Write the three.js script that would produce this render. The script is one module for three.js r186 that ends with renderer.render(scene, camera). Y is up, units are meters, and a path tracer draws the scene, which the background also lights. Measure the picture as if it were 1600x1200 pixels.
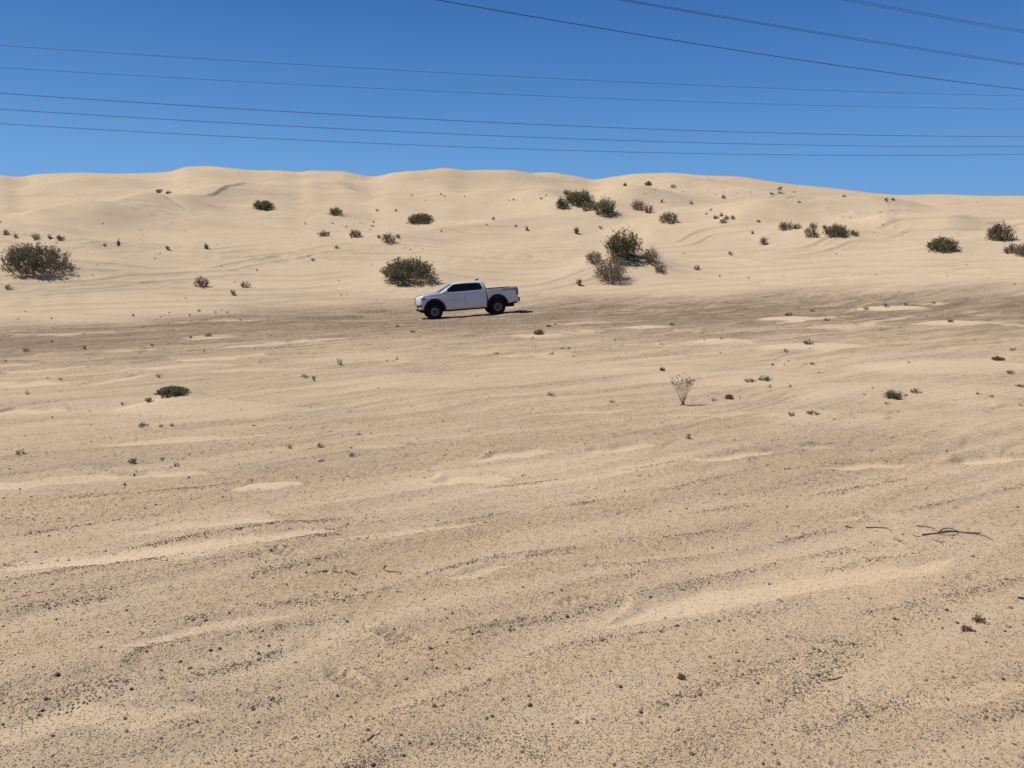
import * as THREE from 'three';
import { mergeGeometries, toCreasedNormals, mergeVertices } from 'three/addons/utils/BufferGeometryUtils.js';
import { RoundedBoxGeometry } from 'three/addons/geometries/RoundedBoxGeometry.js';
import { FontLoader } from 'three/addons/loaders/FontLoader.js';
import { TextGeometry } from 'three/addons/geometries/TextGeometry.js';

// ------------------------------------------------------------------ camera, sky, sun, exposure
const EXPOSURE = 1.38;
const EYE = 1.65, F = 1209;                       // eye height in metres, focal length for a 1600 x 1200 picture
const scene = new THREE.Scene();
const camera = new THREE.PerspectiveCamera(2 * Math.atan(600 / F) * 180 / Math.PI, 4 / 3, 0.1, 6000);
camera.position.set(0, EYE, 0);
camera.rotation.order = 'YXZ';
camera.rotation.set(-Math.atan(157 / F), 0, -1.5 * Math.PI / 180);
camera.updateMatrixWorld(true);

const SUN_AZ = 4 * Math.PI / 180, SUN_EL = 58 * Math.PI / 180;     // from the left, a little beyond the truck
const sunDir = new THREE.Vector3(-Math.cos(SUN_AZ) * Math.cos(SUN_EL), Math.sin(SUN_EL), -Math.sin(SUN_AZ) * Math.cos(SUN_EL));
const sun = new THREE.DirectionalLight(new THREE.Color(1, 0.955, 0.885), 4.1);
sun.position.copy(sunDir).multiplyScalar(200).add(new THREE.Vector3(0, 0, -60));
sun.target.position.set(0, 0, -60);
sun.castShadow = true;
sun.shadow.mapSize.set(4096, 4096);
Object.assign(sun.shadow.camera, { left: -110, right: 110, top: 110, bottom: -110, near: 1, far: 500 });
sun.shadow.bias = -0.0005;
scene.add(sun, sun.target);

{ // clear desert sky: pale low down, deep blue overhead, a little paler towards the sun
  const W = 128, H = 512, d = new Float32Array(W * H * 4);
  const K = [[0, .235, .46, .765], [4, .19, .405, .735], [8, .142, .338, .672], [13, .083, .236, .555], [19, .047, .160, .445], [26, .036, .128, .38], [40, .034, .112, .325], [90, .022, .074, .225]];
  for (let j = 0; j < H; j++) {
    const e = Math.max(0, -90 + 180 * (j + .5) / H);
    let k = 0; while (k < K.length - 2 && e > K[k + 1][0]) k++;
    const t = Math.min(1, (e - K[k][0]) / (K[k + 1][0] - K[k][0]));
    for (let i = 0; i < W; i++) {
      const a = ((i + .5) / W - .5) * 2 * Math.PI;            // direction (cos a, sin a) in x, z
      const c = Math.cos(a) * -Math.cos(SUN_AZ) + Math.sin(a) * -Math.sin(SUN_AZ);
      const g = [1 + .25 * c, 1 + .18 * c, 1 + .10 * c];
      for (let q = 0; q < 3; q++) d[(j * W + i) * 4 + q] = (K[k][q + 1] * (1 - t) + K[k + 1][q + 1] * t) * g[q] / EXPOSURE;
      d[(j * W + i) * 4 + 3] = 1;
    }
  }
  const sky = new THREE.DataTexture(d, W, H, THREE.RGBAFormat, THREE.FloatType);
  sky.mapping = THREE.EquirectangularReflectionMapping; sky.magFilter = sky.minFilter = THREE.LinearFilter;
  sky.wrapS = THREE.RepeatWrapping; sky.needsUpdate = true;
  scene.background = sky; scene.environment = sky;
}
const renderer = new THREE.WebGLRenderer({ antialias: true });
renderer.setSize(1024, 768);
renderer.toneMapping = THREE.LinearToneMapping;
renderer.toneMappingExposure = EXPOSURE;
renderer.shadowMap.enabled = true;
renderer.shadowMap.type = THREE.PCFSoftShadowMap;

// ------------------------------------------------------------------ small tools
function rng(seed) { let s = seed >>> 0; return () => { s = (s + 0x6D2B79F5) | 0; let t = Math.imul(s ^ (s >>> 15), 1 | s); t = (t + Math.imul(t ^ (t >>> 7), 61 | t)) ^ t; return ((t ^ (t >>> 14)) >>> 0) / 4294967296; }; }
const PERM = new Uint8Array(512), GX = new Float32Array(256), GY = new Float32Array(256);
{ const r = rng(77), p = [...Array(256).keys()]; for (let i = 255; i > 0; i--) { const j = Math.floor(r() * (i + 1)); [p[i], p[j]] = [p[j], p[i]]; }
  for (let i = 0; i < 512; i++) PERM[i] = p[i & 255]; for (let i = 0; i < 256; i++) { const a = r() * 6.2832; GX[i] = Math.cos(a); GY[i] = Math.sin(a); } }
function noise(x, y) {                             // 2D gradient noise, about -1 to 1
  const xi = Math.floor(x), yi = Math.floor(y), fx = x - xi, fy = y - yi, X = xi & 255, Y = yi & 255;
  const u = fx * fx * fx * (fx * (fx * 6 - 15) + 10), v = fy * fy * fy * (fy * (fy * 6 - 15) + 10);
  const a = PERM[PERM[X] + Y], b = PERM[PERM[X + 1] + Y], c = PERM[PERM[X] + Y + 1], d = PERM[PERM[X + 1] + Y + 1];
  const n0 = GX[a] * fx + GY[a] * fy, n1 = GX[b] * (fx - 1) + GY[b] * fy, n2 = GX[c] * fx + GY[c] * (fy - 1), n3 = GX[d] * (fx - 1) + GY[d] * (fy - 1);
  return 1.5 * (n0 + u * (n1 - n0) + v * (n2 - n0 + u * (n3 - n2 - n1 + n0)));
}
function hash(i, j) { let h = Math.imul(i, 374761393) + Math.imul(j, 668265263); h = Math.imul(h ^ (h >>> 13), 1274126177); return ((h ^ (h >>> 16)) >>> 0) / 4294967296; }
const smooth = (a, b, x) => { const t = Math.min(1, Math.max(0, (x - a) / (b - a))); return t * t * (3 - 2 * t); };
const clamp = (x, a, b) => Math.min(b, Math.max(a, x));
const lerp = (a, b, t) => a + (b - a) * t;
function spline(tab) {                             // monotone cubic through [x, y] rows
  const n = tab.length, dx = [], m = [], c = [];
  for (let i = 0; i < n - 1; i++) { dx[i] = tab[i + 1][0] - tab[i][0]; m[i] = (tab[i + 1][1] - tab[i][1]) / dx[i]; }
  c[0] = m[0]; c[n - 1] = m[n - 2];
  for (let i = 1; i < n - 1; i++) c[i] = m[i - 1] * m[i] <= 0 ? 0 : 3 * (dx[i - 1] + dx[i]) / ((2 * dx[i] + dx[i - 1]) / m[i - 1] + (dx[i] + 2 * dx[i - 1]) / m[i]);
  return (x) => {
    if (x <= tab[0][0]) return tab[0][1]; if (x >= tab[n - 1][0]) return tab[n - 1][1];
    let lo = 0, hi = n - 1; while (hi - lo > 1) { const k = (lo + hi) >> 1; if (tab[k][0] <= x) lo = k; else hi = k; }
    const h = dx[lo], t = (x - tab[lo][0]) / h, t2 = t * t, t3 = t2 * t;
    return tab[lo][1] * (2 * t3 - 3 * t2 + 1) + h * c[lo] * (t3 - 2 * t2 + t) + tab[lo + 1][1] * (-2 * t3 + 3 * t2) + h * c[lo + 1] * (t3 - t2);
  };
}
function ray(px, py) { return new THREE.Vector3((px - 800) / F, -(py - 600) / F, -1).applyQuaternion(camera.quaternion); }
function at(px, py, h) {                           // where the line of sight through a point of the photograph meets the ground
  const d = ray(px, py); let t0 = 0.5, t = 0.5;
  while (t < 420) { t0 = t; t *= 1.006; if (EYE + d.y * t < h(d.x * t, d.z * t)) break; }
  for (let k = 0; k < 18; k++) { const m = (t0 + t) / 2; if (EYE + d.y * m < h(d.x * m, d.z * m)) t = m; else t0 = m; }
  return { x: d.x * t, z: d.z * t, y: h(d.x * t, d.z * t), depth: t };
}
const names = {};
function numbered(n) { const k = names[n] = (names[n] ?? -1) + 1; return k ? `${n}_${String(k).padStart(3, '0')}` : n; }
function part(name, geo, mat, parent) { const m = new THREE.Mesh(geo, mat); m.name = name; parent.add(m); return m; }
function tag(o, label, category, group) { o.userData.label = label; o.userData.category = category; if (group) o.userData.group = group; return o; }
const lin = (r, g, b) => new THREE.Color().setRGB(r, g, b);
const std = (r, g, b, roughness = 1, o = {}) => new THREE.MeshStandardMaterial({ color: lin(r, g, b), roughness, ...o });

// ------------------------------------------------------------------ terrain as a function of place
const azOf = (x, z) => Math.atan2(x, -z);
// skyline of the dunes: photograph points -> bearing and height of the crest, which stands about 160 m away
const SKY = [[-260, 268], [-120, 282], [0, 275], [26, 279], [60, 275], [130, 271], [200, 269.5], [260, 265.5], [296, 256.5], [322, 256], [366, 261], [400, 264.5], [440, 264.5], [464, 266], [490, 263], [530, 263.5], [558, 269], [580, 273.5], [615, 269], [655, 268], [692, 265], [735, 270], [800, 269], [850, 266], [895, 271], [932, 277.5], [962, 273], [1000, 268.5], [1040, 267], [1100, 270.5], [1150, 272.5], [1200, 280], [1300, 292], [1400, 301], [1480, 302], [1530, 303.5], [1600, 304], [1760, 304], [1900, 312]]
  .map(([px, py]) => { const d = ray(px, py); return [azOf(d.x, d.z), d.y / Math.hypot(d.x, d.z)]; });
const crestTan = spline(SKY);
const profile = spline([[0, 0], [30, 0], [36, .02], [40, .14], [43, .38], [46, .74], [49, 1.22], [52, 1.8], [56, 2.75], [60, 3.75], [65, 5.0], [71, 6.45], [79, 8.3], [90, 10.75], [108, 14.3], [125, 17.7], [140, 20.9], [152, 23.6], [160, 25.0], [166, 25.3], [180, 24.2], [215, 19], [300, 14], [500, 12], [1200, 10], [3000, 9]]);
function h0(x, z) {
  const r = Math.hypot(x, z), az = azOf(x, z), side = 1 - smooth(1.1, 2.2, Math.abs(az));
  const k = (EYE + 160 * crestTan(az)) / 25.0 * (0.986);
  return profile(r) * lerp(1, k, smooth(48, 112, r)) * (0.06 + 0.94 * side);
}
function polyline(pts, hf) { return pts.map(([a, b]) => { const p = at(a, b, hf), r = Math.hypot(p.x, p.z), k = r > 150 ? 150 / r : 1; return { x: p.x * k, z: p.z * k }; }); }
function toPoly(P, x, z) {                         // nearest point on a polyline: distance, side (1 straight towards the camera, -1 straight away), place along it 0..1
  let best = 1e9, s = 0, len = P.len, acc = 0, px = 0, pz = 0;
  for (let i = 0; i < P.length - 1; i++) {
    const a = P[i], b = P[i + 1], dx = b.x - a.x, dz = b.z - a.z, l2 = dx * dx + dz * dz, l = Math.sqrt(l2);
    const t = clamp(((x - a.x) * dx + (z - a.z) * dz) / l2, 0, 1), qx = a.x + dx * t, qz = a.z + dz * t, d = (x - qx) ** 2 + (z - qz) ** 2;
    if (d < best) { best = d; s = (acc + t * l) / len; px = qx; pz = qz; }
    acc += l;
  }
  return [Math.sqrt(best), (Math.hypot(px, pz) - Math.hypot(x, z)) / (Math.sqrt(best) + 1e-6), s];
}
function smoothPoly(P) {                           // resample with a curve so that ridges and tracks have no corners
  const c = new THREE.CatmullRomCurve3(P.map((p) => new THREE.Vector3(p.x, 0, p.z)), false, 'centripetal').getPoints(Math.max(6, P.length * 4));
  let len = 0; for (let i = 1; i < c.length; i++) len += c[i].distanceTo(c[i - 1]);
  const Q = c.map((v) => ({ x: v.x, z: v.z })); Q.len = len;
  Q.box = [Math.min(...Q.map((p) => p.x)), Math.max(...Q.map((p) => p.x)), Math.min(...Q.map((p) => p.z)), Math.max(...Q.map((p) => p.z))];
  return Q;
}
// dune ridges: a crest line seen in the photograph (or, as m, in metres on the ground), its height, how far it reaches towards and away from the camera
const RIDGES = [
  [[[118, 358], [160, 346], [205, 336], [255, 326], [300, 323], [372, 327]], .95, 3.2, 9],
  [{ m: [[-36, -87], [-31, -92], [-26, -95], [-19, -96], [-12, -99]] }, 1.0, 4.5, 12],
  [[[0, 292], [50, 287], [120, 292], [190, 300]], 1.1, 7, 12],
  [{ m: [[-24, -123], [-12, -129], [0, -131], [9, -128]] }, 1.5, 6, 12],
  [{ m: [[-52, -136], [-46, -139], [-40, -140], [-33, -138]] }, .4, 6, 8],
  [{ m: [[-1, -87], [4, -91], [9, -92], [14, -89], [18, -83]] }, 1.25, 4, 8],
  [[[925, 290], [1000, 286], [1100, 292], [1190, 297]], .7, 6, 10],
  [{ m: [[18, -69], [23, -70.5], [29, -71.5], [34, -71], [38, -69]] }, 1.15, 4.2, 9],
  [[[1330, 366], [1400, 360], [1470, 360], [1545, 361]], .55, 3, 6],
  [[[960, 372], [1020, 366], [1080, 362], [1150, 360], [1230, 356]], .5, 3, 6],
  [{ m: [[-19, -90], [-12, -93], [-5, -93], [1, -89]] }, .7, 5, 9],
  [[[20, 350], [90, 347], [150, 339]], .4, 3, 6],
].map(([pts, A, wf, wb]) => ({ P: smoothPoly(pts.m ? pts.m.map(([x, z]) => ({ x, z })) : polyline(pts, h0)), A: A * 1.4, wf: wf * .8, wb }));
function duneWave(x, z, r) {
  const on = smooth(47, 75, r), calm = 1 - .72 * smooth(118, 156, r);
  if (on <= 0) return 0;
  const wx = x + 5 * noise(x / 31, z / 27), wz = z + 6 * noise(x / 37 + 9, z / 33);
  const rn = noise(wx / 34 + 3, wz / 19 + 7), rid = 1 - Math.sqrt(rn * rn + .006);
  return on * calm * (1.0 * rid * rid * rid * rid + .34 * noise(wx / 13, wz / 9) + .10 * noise(wx / 4.2, wz / 2.6));
}
function h1(x, z) {
  const r = Math.hypot(x, z); let h = h0(x, z) + duneWave(x, z, r) - .25 * smooth(47, 75, r);
  if (r > 42 && r < 230) for (const g of RIDGES) {
    const b = g.P.box, m = g.wb * 2.4; if (x < b[0] - m || x > b[1] + m || z < b[2] - m || z > b[3] + m) continue;
    const [d, sg, s] = toPoly(g.P, x, z), e = smooth(0, .28, s) * (1 - smooth(.72, 1, s));
    h += g.A * e * Math.exp(-Math.pow(d / lerp(g.wb, g.wf, .5 + .5 * sg), 1.5));
  }
  return h;
}
// the pad the truck stands on, tilted a little nose-down
const TRUCK_YAW = 12 * Math.PI / 180, TRUCK_PITCH = 2.5 * Math.PI / 180;
const truckAt = (() => { const d = ray(726, 494), t = 40.3 / -d.z; return new THREE.Vector3(d.x * t, EYE + d.y * t, d.z * t); })();
const fwd = new THREE.Vector3(-Math.cos(TRUCK_YAW) * Math.cos(TRUCK_PITCH), -Math.sin(TRUCK_PITCH), Math.sin(TRUCK_YAW) * Math.cos(TRUCK_PITCH));
const rightDir = new THREE.Vector3(-Math.sin(TRUCK_YAW), 0, -Math.cos(TRUCK_YAW));
const upDir = new THREE.Vector3().crossVectors(rightDir, fwd).normalize();
function pad(h, x, z) {
  const dx = x - truckAt.x, dz = z - truckAt.z, a = dx * fwd.x + dz * fwd.z, b = dx * rightDir.x + dz * rightDir.z;
  const q = Math.hypot(a / 4.2, b / 2.4); if (q > 2) return h;
  return lerp(truckAt.y - (upDir.x * dx + upDir.z * dz) / upDir.y, h, smooth(.8, 2, q));
}
// where the gravelly flat ends and the clean sand begins
const edge = spline([[-300, 520], [0, 509], [200, 501], [400, 485], [650, 473], [800, 472], [1000, 467], [1200, 462], [1600, 451], [1900, 446]].map(([a, b]) => { const p = at(a, b, h0); return [azOf(p.x, p.z), Math.hypot(p.x, p.z)]; }));
// bands of clean drifted sand between the gravel ripples: two ends and a thickness, in the photograph
const STRIPS = [
  [-60, 897, 530, 829, 26, 1], [190, 828, 470, 810, 15, .8], [668, 757, 800, 741, 17, 1], [700, 905, 800, 886, 13, .7], [930, 982, 1490, 868, 44, .85], [170, 1010, 470, 962, 20, .55],
  [-80, 1150, 330, 1108, 46, .6], [735, 719, 870, 704, 9, 1], [905, 705, 1030, 697, 9, .9], [1030, 720, 1220, 711, 8, 1], [360, 764, 480, 753, 11, .9], [-60, 760, 200, 742, 16, .9],
  [1470, 724, 1620, 714, 11, 1], [1250, 704, 1310, 699, 6, .8], [1390, 1118, 1640, 1070, 34, .5], [1270, 738, 1420, 727, 8, .8], [520, 845, 760, 818, 9, .6], [1300, 815, 1420, 800, 10, .5],
  [830, 650, 1000, 640, 6, .9], [150, 694, 420, 680, 10, .8], [180, 745, 330, 738, 8, .8], [-20, 645, 110, 641, 8, .9], [1040, 652, 1200, 640, 6, .8], [560, 700, 640, 694, 6, .7],
  [-40, 602, 150, 596, 7, 1], [120, 605, 250, 582, 6, 1], [0, 580, 160, 572, 4, 1], [260, 565, 420, 556, 4, 1], [-20, 571, 60, 569, 4, .9], [330, 545, 525, 528, 5, 1], [420, 537, 540, 527, 4, 1],
  [180, 577, 380, 568, 4, .9], [300, 580, 520, 574, 5, .8], [1050, 516, 1090, 519, 5, 1], [1130, 530, 1180, 537, 5, 1], [1320, 512, 1430, 492, 6, 1], [1360, 487, 1420, 483, 4, 1], [1430, 475, 1490, 474, 4, 1],
  [1470, 502, 1620, 511, 6, 1], [1210, 506, 1330, 494, 6, 1], [1250, 512, 1400, 508, 7, .9], [860, 508, 970, 504, 5, .8], [880, 521, 940, 518, 4, .8], [1030, 541, 1070, 540, 4, .9], [780, 556, 820, 558, 5, .9], [622, 563, 640, 565, 4, .9],
  [1330, 651, 1370, 660, 10, .7], [1450, 627, 1620, 632, 7, .7], [1560, 640, 1640, 632, 7, .8], [270, 505, 420, 497, 4, .8], [0, 524, 200, 518, 4, .8], [500, 500, 620, 494, 4, .6], [60, 552, 260, 545, 4, .7],
].map(([x0, y0, x1, y1, th, m]) => {
  const a = at(x0, y0, h0), b = at(x1, y1, h0), c1 = at((x0 + x1) / 2, (y0 + y1) / 2 - th / 2, h0), c2 = at((x0 + x1) / 2, (y0 + y1) / 2 + th / 2, h0);
  const L = Math.hypot(b.x - a.x, b.z - a.z), ux = (b.x - a.x) / L, uz = (b.z - a.z) / L, hw = .5 * Math.abs((c1.x - c2.x) * -uz + (c1.z - c2.z) * ux);
  return { x: (a.x + b.x) / 2, z: (a.z + b.z) / 2, ux, uz, hl: L / 2, hw: Math.max(hw, .03), m: m * (th < 8 ? .78 : 1), R: (L / 2 + hw * 4) ** 2 };
});
// sand heaped at the foot of plants and the small coppice mound: photograph point, reach across, reach along the view, height
const MOUNDS = [
  [292, 630, .34, .36, .17], [288, 634, .75, .5, .07], [335, 642, .95, .55, .06], [245, 642, .55, .45, .06],
  [975, 415, 3.2, 2.6, .85], [925, 432, 2.6, 2, .35], [1020, 426, 1.8, 1.8, .3], [62, 424, 3.4, 2.6, .5], [130, 420, 3, 2, .3], [642, 441, 3.0, 2.4, .3], [700, 430, 4, 2, .35],
  [905, 326, 4.5, 3.5, .9], [945, 336, 3, 2.5, .5], [1046, 348, 2.4, 2, .4], [1472, 392, 3, 2.2, .4], [1563, 374, 3.2, 2.4, .4], [1300, 370, 4, 2.5, .5], [1235, 362, 3, 2, .3], [658, 348, 3.4, 2.6, .4], [413, 327, 3, 2.6, .4], [525, 337, 2.6, 2, .3],
  [1270, 543, 1.2, .8, .10], [1190, 598, .9, .6, .06], [1400, 612, 1.3, .9, .05], [1480, 575, 1.5, 1, .06], [1262, 650, .5, .35, .05], [1330, 655, .6, .4, .035],
  [1240, 500, 1.2, 1, .12], [1390, 483, 1.4, 1.2, .12], [1490, 506, 1.1, .9, .1], [845, 525, .8, .8, .07], [330, 528, .8, .8, .08], [1130, 533, .7, .7, .07], [1015, 512, .8, .8, .07], [760, 552, .5, .5, .05], [863, 555, .5, .5, .05],
  [720, 596, 1.6, .8, .04], [950, 580, 1.6, .8, .04], [1120, 588, 1.4, .7, .04], [560, 560, 1.2, 1, .03], [1530, 612, .8, .6, .05],
].map(([px, py, rx, rz, A]) => { const p = at(px, py, h1); return { x: p.x, z: p.z, rx, rz, A, R: (Math.max(rx, rz) * 2.6) ** 2 }; });
// wheel tracks: photograph points, half width between the two ruts, depth
const TRACKS = [
  [[[1000, 387], [1040, 384], [1075, 379], [1100, 367], [1125, 361], [1162, 358], [1200, 357]], .85, .10], [[[1130, 399], [1200, 397], [1250, 395], [1287, 389], [1320, 379], [1362, 375], [1437, 377]], .85, .10],
  [[[1370, 371], [1395, 365], [1412, 356], [1437, 352], [1487, 350], [1540, 353]], .85, .09], [[[1010, 424], [1200, 420], [1250, 416], [1325, 412], [1450, 412], [1620, 406]], .8, .07],
  [[[330, 424], [400, 410], [462, 400], [512, 389], [575, 384]], .8, .07], [[[640, 373], [700, 382], [800, 391], [870, 389], [950, 387]], .9, .08], [[[740, 397], [800, 401], [862, 405]], .8, .06],
  [[[-20, 485], [150, 479], [400, 471], [525, 463], [640, 460]], .8, .05], [[[770, 458], [850, 449], [910, 439], [950, 432]], .8, .07], [[[330, 432], [400, 434], [475, 435], [560, 427]], .8, .05],
  [[[-20, 453], [150, 446], [225, 437], [325, 429], [420, 423]], .9, .07], [[[112, 381], [187, 382], [250, 387], [310, 392], [420, 385]], .8, .08], [[[820, 470], [950, 464], [1100, 460], [1300, 455], [1620, 446]], .9, .05],
  [[[400, 339], [480, 340], [560, 346], [600, 350]], .9, .07], [[[620, 351], [720, 356], [830, 361]], .9, .06], [[[1370, 337], [1430, 333], [1500, 338]], .8, .05], [[[1180, 308], [1290, 303], [1340, 304], [1390, 311]], .9, .10],
  [[[-20, 372], [30, 374], [80, 381], [130, 383]], .9, .09], [[[1560, 356], [1580, 349], [1620, 342]], .8, .10], [[[560, 512], [700, 503], [840, 495], [1000, 489]], .8, .035], [[[0, 536], [300, 528], [520, 514], [700, 506]], .8, .03],
  [[[-20, 520], [250, 512], [480, 498], [640, 490]], .85, .03], [[[860, 483], [1050, 477], [1300, 468], [1620, 456]], .85, .03],
  [[[726, 494], [830, 491], [960, 485], [1120, 477], [1300, 466], [1500, 455]], .78, .05],
  ...(() => { const R = rng(303), o = []; for (let k = 0; k < 26; k++) { const x = R() * 1700 - 60, y = 375 + R() * 88 - (x > 1000 ? 12 : 0), w = 120 + R() * 260, s = (R() - .62) * 26, c = (R() - .5) * 16; o.push([[[x, y], [x + w * .33, y + s * .33 + c], [x + w * .66, y + s * .66 + c], [x + w, y + s]], .75 + R() * .2, .03 + .035 * R()]); } return o; })(),
].map(([pts, g, depth]) => ({ P: smoothPoly(polyline(pts, h1)), g, depth }));
// rows of pebbles left standing along the wind ripples, traced in the photograph: points, how crowded
const ROWS = [
  [[[700, 990], [790, 977], [885, 962], [990, 932], [1100, 910], [1200, 886], [1300, 862], [1365, 849]], 1.3], [[[550, 986], [660, 980], [740, 958], [825, 936], [900, 915], [1000, 895]], 1], [[[400, 866], [600, 836], [800, 800], [1000, 766]], .7], [[[400, 890], [575, 860], [680, 845]], .8],
  [[[400, 950], [550, 935], [680, 893], [780, 870], [900, 860]], .8], [[[850, 795], [1000, 775], [1200, 730]], .8], [[[820, 872], [960, 853], [1090, 836], [1200, 808]], 1], [[[900, 884], [1100, 870], [1200, 850], [1283, 830], [1360, 807]], .9], [[[650, 1050], [800, 1027], [925, 1000], [1100, 975], [1250, 948]], .7],
  [[[10, 960], [200, 928], [350, 907], [533, 870]], 1], [[[117, 1000], [283, 973], [393, 955], [533, 927]], 1], [[[190, 1040], [210, 1022], [233, 1012], [300, 1000], [383, 990], [533, 963]], 1.2], [[[147, 1093], [233, 1067], [320, 1052], [383, 1037], [443, 1013]], 1.3], [[[-20, 1118], [43, 1103], [112, 1089]], 2.6], [[[-20, 1090], [43, 1060], [110, 1053]], 1.4],
  [[[150, 1134], [277, 1133], [373, 1110], [443, 1093]], 1], [[[-20, 887], [167, 861], [360, 831], [533, 810]], 1.2], [[[-20, 913], [133, 888], [267, 868], [400, 850], [533, 835]], 1], [[[1226, 900], [1366, 877], [1440, 862]], .6], [[[1473, 937], [1533, 920], [1600, 906]], 1], [[[1350, 963], [1443, 942]], .7],
  [[[1246, 1150], [1320, 1128], [1420, 1102], [1533, 1073], [1620, 1049]], 1.2], [[[1456, 1153], [1566, 1118], [1620, 1100]], .9], [[[1056, 805], [1180, 786], [1300, 766], [1420, 745]], .8], [[[1400, 800], [1500, 778], [1620, 752]], .8], [[[0, 840], [120, 822], [260, 800]], .7], [[[560, 1190], [600, 1172], [645, 1160], [730, 1150]], 1.6], [[[930, 1130], [1000, 1112], [1060, 1095], [1120, 1070]], .9],
  [[[400, 800], [560, 778], [720, 752]], .7], [[[760, 760], [900, 742], [1060, 722]], .7], [[[100, 782], [260, 766], [400, 750]], .7], [[[1180, 706], [1320, 690], [1470, 670]], .6], [[[1130, 960], [1240, 1000], [1330, 1010]], .5],
].map(([pts, k]) => ({ P: smoothPoly(polyline(pts, h0)), k }));
// shoe prints near the camera
const PRINTS = [[622, 992, -.5], [541, 1060, -.7], [448, 863, -.4], [905, 938, .3], [520, 894, .2]].map(([px, py, a]) => { const p = at(px, py, h0); return { x: p.x, z: p.z, c: Math.cos(a), s: Math.sin(a) }; });

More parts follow.
